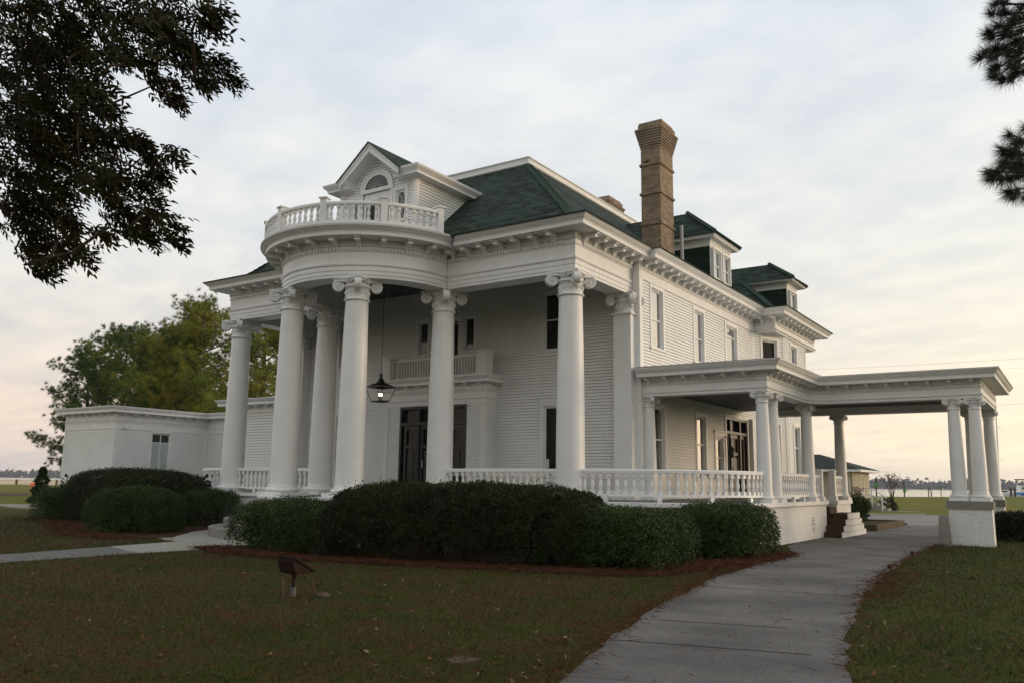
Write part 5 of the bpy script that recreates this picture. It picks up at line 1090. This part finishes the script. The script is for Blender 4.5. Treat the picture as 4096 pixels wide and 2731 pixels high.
# near pine at the right edge
RPINE = [(11.16,-7.35,8.39,11.90),(11.29,-8.14,7.80,11.08),(11.09,-6.99,8.44,12.24),(11.37,-8.10,7.65,11.05),(11.18,-7.58,7.93,11.62),(11.07,-8.00,7.65,11.30),(11.22,-7.41,7.85,11.73),(11.38,-8.22,7.34,10.89),(11.16,-8.39,7.23,10.86),(10.98,-7.23,7.76,11.99),(11.25,-7.04,7.77,12.00),(10.93,-7.65,7.50,11.63),(11.34,-6.57,7.81,12.34),(11.16,-8.28,7.03,10.91),(11.05,-6.91,7.63,12.20),(11.34,-8.22,6.90,10.84),(11.24,-6.49,7.60,12.43),(11.45,-7.31,8.24,11.75),(11.43,-7.30,7.91,11.71),(11.37,-6.46,7.97,12.44),(11.17,-6.78,6.65,12.07),(11.27,-6.69,6.58,12.08),(11.14,-8.43,5.85,10.61),(11.22,-7.65,6.07,11.24),(11.04,-8.37,5.60,10.67),(11.14,-8.08,5.81,10.89),(11.27,-7.94,5.79,10.93),(10.88,-6.70,6.17,12.22),(11.08,-8.23,5.56,10.75),(11.17,-7.78,5.69,11.09),(11.26,-7.28,5.87,11.49),(11.14,-6.49,5.84,12.20),(11.18,-6.20,6.00,12.43),(11.28,-6.82,6.24,11.92)]
t = thing('pine_tree', (14.8, -7.6, 0), 'dark pine with long needle tufts reaching in at the upper right edge', 'pine tree')
g = MB(); g.tube([(14.8, -7.6, -.1), (14.7, -7.5, 6), (14.6, -7.4, 13)], [.26, .2, .1], 10); g.build('trunk', 'pine_bark', t)
g = MB(); C = np.array(RPINE)[:, :3]; C = np.concatenate([C, C+rng.normal(size=C.shape)*np.array([.05, .16, .13])+np.array([.08, 0, .02])])
for h, lo in (((12.3, -7.3, 8.2), 6.8), ((12.2, -7.3, 5.9), 0)):
    g.tube([(14.7, -7.5, h[2]-.5), (13.4, -7.4, h[2]-.1), h], [.06, .045, .03], 6)
    for c in C:
        if (c[2] > 6.8) == (lo > 0): g.tube([h, tuple((np.array(h)+c)/2+np.array([0, 0, -.08])), tuple(c)], [.016, .012, .008], 5)
g.build('limb', 'twig', t)
D = unit(C-np.array([12.6, -7.3, 7.0])+np.array([0, 0, .5])); V, F = tufts(C, D, 230, .21, .0030, .75); fast_mesh('crown', V, F, 'dark_needle', t)

# background pines
def pine(label, base, h, r, crown0, n_br, mat, seed, ln=.30, wd=.022, lean=(0, 0), tuft=1.0):
    random.seed(seed); t = thing('pine_tree', (base[0], base[1], 0), label, 'pine tree', 'pines behind the annex'); bx_, by_ = base
    g = MB(); tr = lambda s: Vector((bx_+lean[0]*s*s, by_+lean[1]*s*s, h*s)); g.tube([tr(s) for s in (0, .2, .4, .6, .8, .97)], [r, r*.9, r*.75, r*.55, r*.3, .03], 8); g.build('trunk', 'pine_bark', t)
    b = MB(); C = []; Dd = []
    for k in range(n_br):
        s = crown0+(1-crown0)*(k+random.random())/n_br; a = k*2.4+random.uniform(-.5, .5); u = (s-crown0)/(1-crown0)
        L = h*(.30*(1-u**2.2)**.8*(.55+.45*min(1, u*4+.35))+.045)*random.uniform(.6, 1.25); p0 = tr(s); up = random.uniform(-.05, .30)+.5*u
        d = Vector((math.cos(a), math.sin(a), up)).normalized(); p1 = p0+d*L*.5+Vector((0, 0, -.02*L)); p2 = p0+d*L+Vector((0, 0, .10*L))
        b.tube([p0, p1, p2], [r*.22*(1-u*.6)+.02, r*.13*(1-u*.6)+.015, .012], 5)
        m = int(9+L*7)
        for q in range(m):
            w_ = random.uniform(.30, 1.0); pt = (p0.lerp(p1, w_*2) if w_ < .5 else p1.lerp(p2, w_*2-1)); sd = Vector((-d.y, d.x, 0))*random.uniform(-1, 1)*L*.30*(.4+w_*.6)+Vector((0, 0, random.uniform(-.05, .28)*L*.45))
            e = pt+sd; 
            if q % 2 == 0: b.tube([pt, e], [.018, .008], 4)
            for _ in range(2):
                C.append(tuple(e+Vector((random.gauss(0, .30), random.gauss(0, .30), random.gauss(0, .22))))); Dd.append(tuple((sd*.3+d*.4+Vector((0, 0, .5))).normalized()))
    b.build('limb', 'pine_bark', t); V, F = tufts(np.array(C), np.array(Dd), int(30*tuft), ln*1.05, wd*.72, .55); fast_mesh('crown', V, F, mat, t)
pine('slender pine furthest left, low drooping branches past the annex corner', (-63.5, 22.2), 13.2, .30, .12, 40, 'far_pine_needle', 11, .36, .026, lean=(-1, 0))
pine('tall round topped pine behind the left corner of the annex roof', (-59.6, 23.0), 14.6, .32, .25, 46, 'far_pine_needle', 12, .36, .026)
pine('bushy pine in the middle of the group behind the annex roof', (-61.0, 28), 14.2, .30, .22, 46, 'far_pine_needle', 13, .36, .026)
pine('pine with forked bare trunk showing just above the annex roof', (-47.2, 19.8), 13.0, .33, .42, 44, 'far_pine_needle', 14, .34, .024)
pine('broad yellow green pine leaning left beside the leftmost column', (-42.6, 18.3), 14.1, .34, .36, 46, 'sunlit_pine_needle', 15, .34, .022)
pine('golden green pine filling the gap behind the leftmost columns', (-33.5, 17.0), 12.6, .36, .30, 50, 'sunlit_pine_needle', 16, .32, .020)
random.seed(99)

# ------------------------------------------------------------------ far side: shed, steps, shrubs, markers, boats
ob = thing('outbuilding', (-6, 47, 0), 'low cream outbuilding with green hip roof beyond the driveway', 'outbuilding')
g = MB(); g.box(-12, 44.15, 0, -2.1, 50, 2.75); g.build('wall', 'cream_wall', ob)
g = MB(); e = [(-12.8, 43.4), (-1.35, 43.4), (-1.35, 50.8), (-12.8, 50.8)]; zt = 2.90
g.face([(*e[0], zt), (*e[1], zt), (-5.0, 47.1, 4.1), (-9.2, 47.1, 4.1)]); g.face([(*e[1], zt), (*e[2], zt), (-5.0, 47.1, 4.1)]); g.face([(*e[2], zt), (*e[3], zt), (-9.2, 47.1, 4.1), (-5, 47.1, 4.1)]); g.face([(*e[3], zt), (*e[0], zt), (-9.2, 47.1, 4.1)]); g.build('roof', 'grey_shingle', ob)
g = MB(); g.sweep([e[3], e[0], e[1], e[2], (e[3][0]+.01, e[3][1])], [(-.7, 2.74), (0, 2.74), (0.0, 2.895), (-.1, 2.897)]); g.build('fascia', 'white_paint', ob)
g = MB(); g.tube([(-2.3, 44.1, .1), (-2.3, 44.1, 2.75)], .05, 6); g.build('downpipe', 'white_paint', ob)
window(ob, (-2.1, 0), SU, SN, 46.6, 47.7, 1.3, 2.45, cas=.08, depth=.08, meet=1.9); window(ob, (0, 44.15), FU, FN, -3.55, -3.3, 1.7, 2.5, cas=.05, depth=.08, sill=False)
g = MB()
for k, (x0, z) in enumerate(((-2.05, .72), (-.95, .55), (-.6, .37), (-.25, .19))): g.box(x0, 44.6, 0, (-.95, -.6, -.25, .1)[k], 45.8, z)
o = g.build('steps', 'pale_concrete', ob)
g = MB()
for y in (44.62,): 
    for x, zb, zt_ in ((-.95, .5, 1.6), (-.28, .3, 1.15)): g.box(x-.045, y-.045, zb-.3, x+.045, y+.045, zt_)
    for dz in (0, -.45): g.tube([(-2.1, y, 1.58+dz), (-.95, y, 1.58+dz), (.02, y, .95+dz*.8)], .04, 5)
g.build('handrail', 'white_paint', o)
g = MB(); g.prism([(.1, 44.6), (2.0, 45.6), (1.6, 46.4), (.1, 45.8)], 0, .02); structure(g.build('garden_walk', 'pale_concrete'))
bush('shrub', 'rounded green shrub left of the white handrail at the outbuilding', 'shrub', (-1.45, 44.0), .5, .95, 900, 'light_leaf', .14, group=None)
bush('shrub', 'green shrub behind the white handrail posts at the outbuilding steps', 'shrub', (-.25, 46.3), .55, .85, 900, 'light_leaf', .14)
bush('shrub', 'small yellow green shrub at the foot of the red leaved sapling', 'shrub', (.22, 46.4), .22, .5, 400, 'light_leaf', .1)
def sapling(label, base, h, sp, n):
    t = thing('sapling', (base[0], base[1], 0), label, 'sapling'); g = MB(); C = []
    for k in range(7):
        a = k*.9; e = (base[0]+sp*math.cos(a)*random.uniform(.3, 1), base[1]+sp*math.sin(a)*random.uniform(.3, 1), h*random.uniform(.68, 1)); m = (base[0]+sp*.2*math.cos(a), base[1]+sp*.2*math.sin(a), h*.4); g.tube([(base[0], base[1], 0), m, e], [.03, .02, .008], 4)
        for _ in range(3): C.append((e[0]+random.gauss(0, .12), e[1]+random.gauss(0, .12), e[2]-random.uniform(0, .5)))
    g.build('trunk', 'twig', t); P = np.repeat(np.array(C), n, 0)+rng.normal(size=(len(C)*n, 3))*np.array([.16, .16, .13]); A = rand_dirs(len(P)); V, F = leaf_verts(P, A, perp(A), rng.uniform(.08, .15, len(P)), rng.uniform(.035, .06, len(P))); fast_mesh('crown', V, F, 'red_leaf', t)
sapling('thin sapling with sparse red leaves on the far lawn', (.15, 46.0), 2.85, .6, 20)
sapling('small reddish sapling in front of the cream outbuilding wall', (-1.6, 43.2), 1.75, .35, 12)
def marker(label, p, z1, zs):
    t = thing('marker_post', (p[0], p[1], 0), label, 'marker post', 'marker posts in the water'); g = MB(); g.tube([(p[0], p[1], -1.5), (p[0], p[1], z1)], .13, 6); g.build('post', 'old_wood', t)
    g = MB(); g.obox(p, (.85, .53), (.53, -.85), -.30, .30, .14, .18, zs-.34, zs+.34); g.build('sign', 'sign_green', t)
marker('marker post with green square sign just right of the outbuilding', (-19, 142), 3.3, 2.1)
marker('marker post with green square sign in the middle of the open water', (-16.9, 157.5), 2.9, 1.2)
marker('far small marker post with green sign left of the carriage porch columns', (-30.6, 318), 2.6, 2.0)
g = MB(); g.tube([(-27, 262, -1), (-27, 262, 1.8)], .16, 6); g.tube([(-26.2, 262, -1), (-26.4, 262, 1.6)], .16, 6); tag(g.build('piling', 'old_wood'), 'plain dark twin piling standing in the far water', 'piling')
def boat(name, label, c, L, Wd, H, cab, heading):
    t = thing(name, (*c, -.5), label, 'boat'); cr, sr = math.cos(heading), math.sin(heading)
    tr = lambda x, y, z: (c[0]+cr*x-sr*y, c[1]+sr*x+cr*y, z); g = MB(); st = [(-1, .8), (-.5, 1), (.2, 1), (.7, .65), (1, .04)]; rows = []
    for s, w_ in st: rows.append([tr(s*L/2, -w_*Wd/2, H+.15*max(0, s)), tr(s*L/2*.93, -w_*Wd/2*.6, -.55), tr(s*L/2*.93, w_*Wd/2*.6, -.55), tr(s*L/2, w_*Wd/2, H+.15*max(0, s))])
    for a, b in zip(rows[:-1], rows[1:]):
        for k in range(3): g.face([a[k], b[k], b[k+1], a[k+1]])
        g.face([a[3], b[3], b[0], a[0]])
    g.face(rows[0]); g.build('hull', 'boat_white', t)
    def bx_(x0, x1, y0, y1, z0, z1, name, mat):
        q = MB(); i = 0; q.v += [tr(x, y, z) for z in (z0, z1) for x, y in ((x0, y0), (x1, y0), (x1, y1), (x0, y1))]; q.f += [(0, 3, 2, 1), (4, 5, 6, 7), (0, 1, 5, 4), (1, 2, 6, 5), (2, 3, 7, 6), (3, 0, 4, 7)]; return q.build(name, mat, t)
    for a in cab: bx_(*a)
    return t, tr
hd = R_(205)
boat('cabin_cruiser', 'white cabin cruiser with dark canopy moored at the far right', (0.2, 216), 9, 3, .9, [(-3.5, 1.5, -1.2, 1.2, .9, 2.6, 'cabin', 'boat_white'), (-3.45, 1.2, -1.23, 1.23, 1.7, 2.2, 'window', 'window_glass'), (-3.8, 1.8, -1.4, 1.4, 3.9, 4.1, 'canopy', 'canvas_dark'), (-3.3, -3.2, -1.2, -1.1, 2.6, 3.9, 'post', 'boat_white'), (1.2, 1.3, -1.2, -1.1, 2.6, 3.9, 'post', 'boat_white'), (-3.4, .8, -1.25, 1.25, 2.6, 2.75, 'deck', 'canvas_dark')], hd)
t, tr = boat('sailboat', 'white sailboat whose tall bare mast rises behind the carriage porch', (-5.0, 213.5), 8, 2.6, .7, [(-1.5, 2, -.8, .8, .7, 1.5, 'cabin', 'boat_white'), (-1.45, 1.9, -.82, .82, 1.0, 1.3, 'window', 'window_glass')], hd)
g = MB(); g.tube([(-4.9, 213.4, .7), (-4.2, 211, 23)], .16, 6)
for z, s in ((8.4, .7), (16.1, .75)): x = -4.9+.7*(z-.7)/22.3; y = 213.4-2.4*(z-.7)/22.3; g.tube([(x, y, z), (x+1.3*s, y+.8*s, z+.25)], .05, 4)
g.build('mast', 'boat_white', t)
t, tr = boat('covered_boat', 'boat under a bright blue tarp at the right edge', (0.9, 206), 5, 2.2, .35, [(-2.2, 1.8, -1.0, 1.0, .35, 1.0, 'tarp', 'tarp_blue')], R_(215))
for k, (x, y) in enumerate(((-2.4, 209), (-1.6, 208.6))):
    g = MB(); g.tube([(x, y, -1.5), (x, y, 2.0-k*.1)], .24, 7); tag(g.build('dock_piling', 'old_wood'), ('left' if k == 0 else 'right')+' one of two dark dock pilings in front of the white cruiser', 'piling', 'pilings at the boat dock')
for k, (p, q) in enumerate((((-60, 112, 20.6), (40, 178, 28.6)), ((-60, 112, 19.9), (40, 178, 26.4)), ((-60, 113, 13.6), (40, 178, 20.0)))):
    p, q = Vector(p), Vector(q); g = MB(); pts = [p.lerp(q, i/12)+Vector((0, 0, -1.1*math.sin(math.pi*i/12))) for i in range(13)]; g.tube(pts, .016, 4)
    tag(g.build('power_line', 'wire'), ('topmost of three thin power lines crossing the sky at right', 'middle of three thin power lines crossing the sky at right', 'lowest of three thin power lines, passing behind the carriage porch end')[k], 'power line', 'power lines at the right')
# bulkhead fence at the left shore
fe = thing('fence', (-172, 66, 0), 'pale timber bulkhead fence along the far left shore', 'fence'); g = MB(); A0, B0 = Vector((-176, 40, 0)), Vector((-190, 100, 0))
L = (B0-A0).length; u = ((B0-A0)/L); uu = (u.x, u.y); nn = (u.y, -u.x); P0 = (A0.x, A0.y)
for z0, z1 in ((.95, 1.15), (.35, .5)): g.obox(P0, uu, nn, 0, L, -.05, .05, z0-.4, z1-.2)
for k in range(int(L/.62)): g.obox(P0, uu, nn, k*.62, k*.62+.20, -.03, .03, -.8, .72)
g.build('rail', 'cream_wall', fe)
for k in range(int(L/5.2)+1): q = MB(); q.obox(P0, uu, nn, k*5.2-.25, k*5.2+.25, -.12, .12, -1.2, 1.0); q.build('post', 'old_wood', fe)
g = MB(); g.tube([(-94.5, 33.3, 0), (-94.5, 33.3, .9)], .02, 4); g.face([(-94.5, 33.3, .9), (-94.3, 33.7, .85), (-94.3, 33.7, .55), (-94.5, 33.3, .5)]); tag(g.build('marker_flag', 'orange_cloth'), 'tiny orange marker flag on the far left lawn', 'flag')
g = MB(); g.prism(wob([(-62, 14.5), (-66, 19), (-76, 24), (-80, 22), (-72, 16.5)], .3, 1.5), -.05, .006, bottom=False); structure(g.build('bare_patch', 'bare_soil'))
# far shore woods: one mass, uneven skyline
def woods(p, q, h, n, name='woods'):
    P, Q = np.array(p), np.array(q); s = rng.uniform(0, 1, n); base = P[None]*(1-s)[:, None]+Q[None]*s[:, None]+rng.normal(size=(n, 2))*np.array([10, 10])
    hh = h*(.62+.25*np.sin(s*37)*np.sin(s*91+1)+.22*rng.uniform(-1, 1, n)); k = 10
    C = np.repeat(np.concatenate([base, np.zeros((n, 1))], 1), k, 0); C[:, 2] = np.repeat(hh, k)*rng.uniform(.05, 1, n*k); C[:, :2] += rng.normal(size=(n*k, 2))*3.2
    A = rand_dirs(n*k); V, F = leaf_verts(C, A, perp(A), rng.uniform(4, 9, n*k), rng.uniform(3, 7, n*k)); V[:, 2] = np.maximum(V[:, 2], -.6)
    o = fast_mesh(name, V, F, 'far_wood'); o['kind'] = 'stuff'; tag(o, 'blue grey line of woods on the far shore', 'woods')
woods((-2100, 250), (-1700, 1000), 17, 900)
woods((-700, 1850), (450, 2000), 24, 1300)
far = MB(); far.prism([(-2150, 200), (-1690, 1050), (-2400, 1300), (-2700, 100)], -1, .2, bottom=False); far.prism([(-900, 1870), (700, 2030), (700, 2600), (-900, 2500)], -1, .2, bottom=False); structure(far.build('far_shore', 'far_wood'))

# ------------------------------------------------------------------ lawn detail
def inside(poly, X, Y):
    r = np.zeros(len(X), bool); n = len(poly)
    for i in range(n):
        (x0, y0), (x1, y1) = poly[i], poly[(i+1) % n]
        if y0 == y1: continue
        c = ((y0 > Y) != (y1 > Y)) & (X < (x1-x0)*(Y-y0)/(y1-y0)+x0); r ^= c
    return r
drv = dl+dr[::-1]; wk = [(-8.25, -6), (-7.9, -8.36), (-7.48, -11.0), (-7.3, -22), (-5.4, -22), (-5.74, -11.9), (-5.78, -8.96), (-5.5, -6.0)]
beds = [[(-6.0, -7.3), (-4.4, -7.8), (-2.0, -7.9), (0.2, -7.35), (2.6, -6.7), (4.3, -6.25), (5.15, -5.7), (5.4, -3.5), (5.75, -1.0), (5.6, 1.3), (4.2, 3), (-4, 0), (-7, -3)]]
pad_ = arc(xc, -2.6, 5.15, R_(180), R_(360), 40, 3.8)+[(xc+5.15, 2), (xc-5.15, 2)]
def lawn_mask(X, Y): return ~(inside(pad_, X, Y) | (Y > -.5) & (X < 4.6) & (X > -19) & (Y < 22) | inside(drv, X, Y) | inside(wk, X, Y) | inside(beds[0], X, Y))
cx_, cy_ = 11.616, -20.221
def fan(n, r0, r1, a0, a1, pw):
    th = rng.uniform(R_(a0), R_(a1), n); r = r0*(r1/r0)**(rng.uniform(0, 1, n)**pw); return cx_+r*np.cos(th), cy_+r*np.sin(th), r
X, Y, r = fan(250000, 3.0, 40, 82, 167, .92); k = lawn_mask(X, Y); X, Y, r = X[k], Y[k], r[k]; n = len(X)
P = np.stack([X, Y, np.zeros(n)], 1); A = unit(rand_dirs(n)*np.array([1, 1, .3])*.8+np.array([0, 0, .75])); W = perp(A); sc = (.016+.0016*r)*rng.uniform(.6, 1.5, n)
pn = n3(P, .9, 4)+.7*n3(P, 2.7, 8); sc *= np.clip(1+.45*pn, .35, 1.6)
V = np.stack([P-W*(.0022+.00022*r)[:, None], P+W*(.0022+.00022*r)[:, None], P+A*sc[:, None]*1.5], 1).reshape(-1, 3)
o = fast_mesh('grass', V, np.arange(n*3).reshape(-1, 3), 'grass_blade'); o['kind'] = 'stuff'; tag(o, 'short patchy brown green grass of the front lawn', 'grass')
# fallen leaves
X, Y, r = fan(3000, 3.6, 26, 84, 168, .85); k = (lawn_mask(X, Y) | (rng.uniform(size=len(X)) < .12)) & (n3(np.stack([X, Y, 0*X], 1), .7, 6) > rng.uniform(-1.1, .7, len(X))); X, Y = X[k], Y[k]; n = len(X)
A = unit(rand_dirs(n)*np.array([1, 1, .35])+np.array([0, 0, .12])); W = unit(np.cross(A, rand_dirs(n)*.6+np.array([0, 0, 1.]))); V, F = leaf_verts(np.stack([X, Y, np.full(n, .028)], 1), A, W, rng.uniform(.03, .085, n), rng.uniform(.018, .045, n))
o = fast_mesh('fallen_leaves', V, F, 'dead_leaf'); o['kind'] = 'stuff'; tag(o, 'dry brown fallen leaves scattered over the lawn', 'fallen leaves')
# pine straw drifts along the driveway edges and below the hedges
S = []
def scatter(line, amp, n, shift=0.0):
    L = [(a, b, math.hypot(b[0]-a[0], b[1]-a[1])) for a, b in zip(line[:-1], line[1:])]; tot = sum(q[2] for q in L)
    for a, b, l in L:
        m = int(n*l/tot); s = rng.uniform(0, 1, m); o = rng.normal(size=m)*amp+shift; nx, ny = (b[1]-a[1])/l, -(b[0]-a[0])/l; S.append(np.stack([a[0]+(b[0]-a[0])*s+nx*o, a[1]+(b[1]-a[1])*s+ny*o, np.full(m, .02)], 1))
scatter(DL[2:8], .09, 1700, -.02); scatter(DR[2:9], .06, 1000, .0); scatter(DR[4:6], .25, 700, .25)
front_bed = [(-6.0, -7.25), (-4.4, -7.75), (-2.0, -7.8), (0.2, -7.25), (2.6, -6.6), (4.3, -6.1), (5.1, -5.5), (5.35, -3.5), (5.65, -1.0), (5.5, 1.2)]
scatter(front_bed, .22, 15000, -.25); scatter(front_bed, .12, 5000, .05); scatter([(-21.8, -3.2), (-18.6, -3.9), (-14.5, -6.0), (-12.2, -6.9), (-10.2, -6.9)], .3, 5000, -.2)
X, Y, r = fan(6000, 4, 20, 84, 166, .9); k = lawn_mask(X, Y) | (rng.uniform(size=len(X)) < .06); X, Y = X[k], Y[k]; S.append(np.stack([X, Y, np.full(len(X), .03)], 1))
P = np.concatenate(S); n = len(P); P[:, 2] += rng.uniform(0, .05, n)*(1+np.clip(n3(P, 1.5, 2), 0, 1)); A = unit(rand_dirs(n)*np.array([1, 1, .22])); W = perp(A); ln = rng.uniform(.08, .2, n)[:, None]; wdt = (.0016+.00022*np.hypot(P[:, 0]-cx_, P[:, 1]-cy_))[:, None]
V = np.stack([P-W*wdt, P+W*wdt, P+A*ln], 1).reshape(-1, 3); o = fast_mesh('pine_straw', V, np.arange(n*3).reshape(-1, 3), 'pine_straw'); o['kind'] = 'stuff'; tag(o, 'rust coloured pine straw drifted along driveway edges and hedges', 'pine straw')
# joints and cracks across the driveway, bare patch in the lawn, pine cones
g = MB()
for p, q in (((7.34, -11.83), (9.26, -11.35)), ((7.15, -10.31), (8.6, -9.9)), ((6.2, -6.6), (8.7, -6.3))):
    pts = wob([p, q], .015, .12); g.sweep(pts, [(-.012, .0105), (.012, .0105)])
structure(g.build('driveway_joint', 'gap_dark'))
g = MB(); g.prism(wob([(6.55, -13.75), (6.75, -13.85), (6.85, -13.65), (6.78, -13.5), (6.6, -13.52)], .04, .1), 0, .018, bottom=False); structure(g.build('bare_patch', 'bare_soil'))
for k, (x, y, lab) in enumerate(((7.95, 3.2, 'pine cone on asphalt near the carriage porch pier'), (4.9, 21.5, 'dark pine cone lying on pale asphalt behind the carriage porch, left one'), (7.4, 21.7, 'dark pine cone lying on pale asphalt behind the carriage porch, right one'), (8.2, -1.2, 'brown pine cone in the straw on the right driveway edge'))):
    g = MB(); g.lathe([(0.0, 0.0), (.04, .01), (.055, .04), (.035, .075), (0, .09)], (x, y, .01), 9); tag(g.build('pine_cone', 'twig'), lab, 'pine cone', 'pine cones on the ground')

# ------------------------------------------------------------------ evening air over the water
hz = bpy.data.materials.new('haze_air'); hz.use_nodes = True; nt = hz.node_tree; nt.nodes.clear()
vol = nt.nodes.new('ShaderNodeVolumePrincipled'); vol.inputs['Density'].default_value = 0.00017; vol.inputs['Color'].default_value = (0.82, 0.86, 0.95, 1); vol.inputs['Anisotropy'].default_value = 0.0
out = nt.nodes.new('ShaderNodeOutputMaterial'); nt.links.new(vol.outputs[0], out.inputs['Volume']); MAT['haze_air'] = hz
HAZE = True
if HAZE:
    g = MB(); g.box(-2900, -700, -3.0, 1200, 2900, 45.0); o = g.build('haze', 'haze_air'); o['kind'] = 'stuff'; tag(o, 'faint evening haze over lawn and water', 'haze')
print('brackets', nbr[0], 'objects', len(bpy.data.objects))
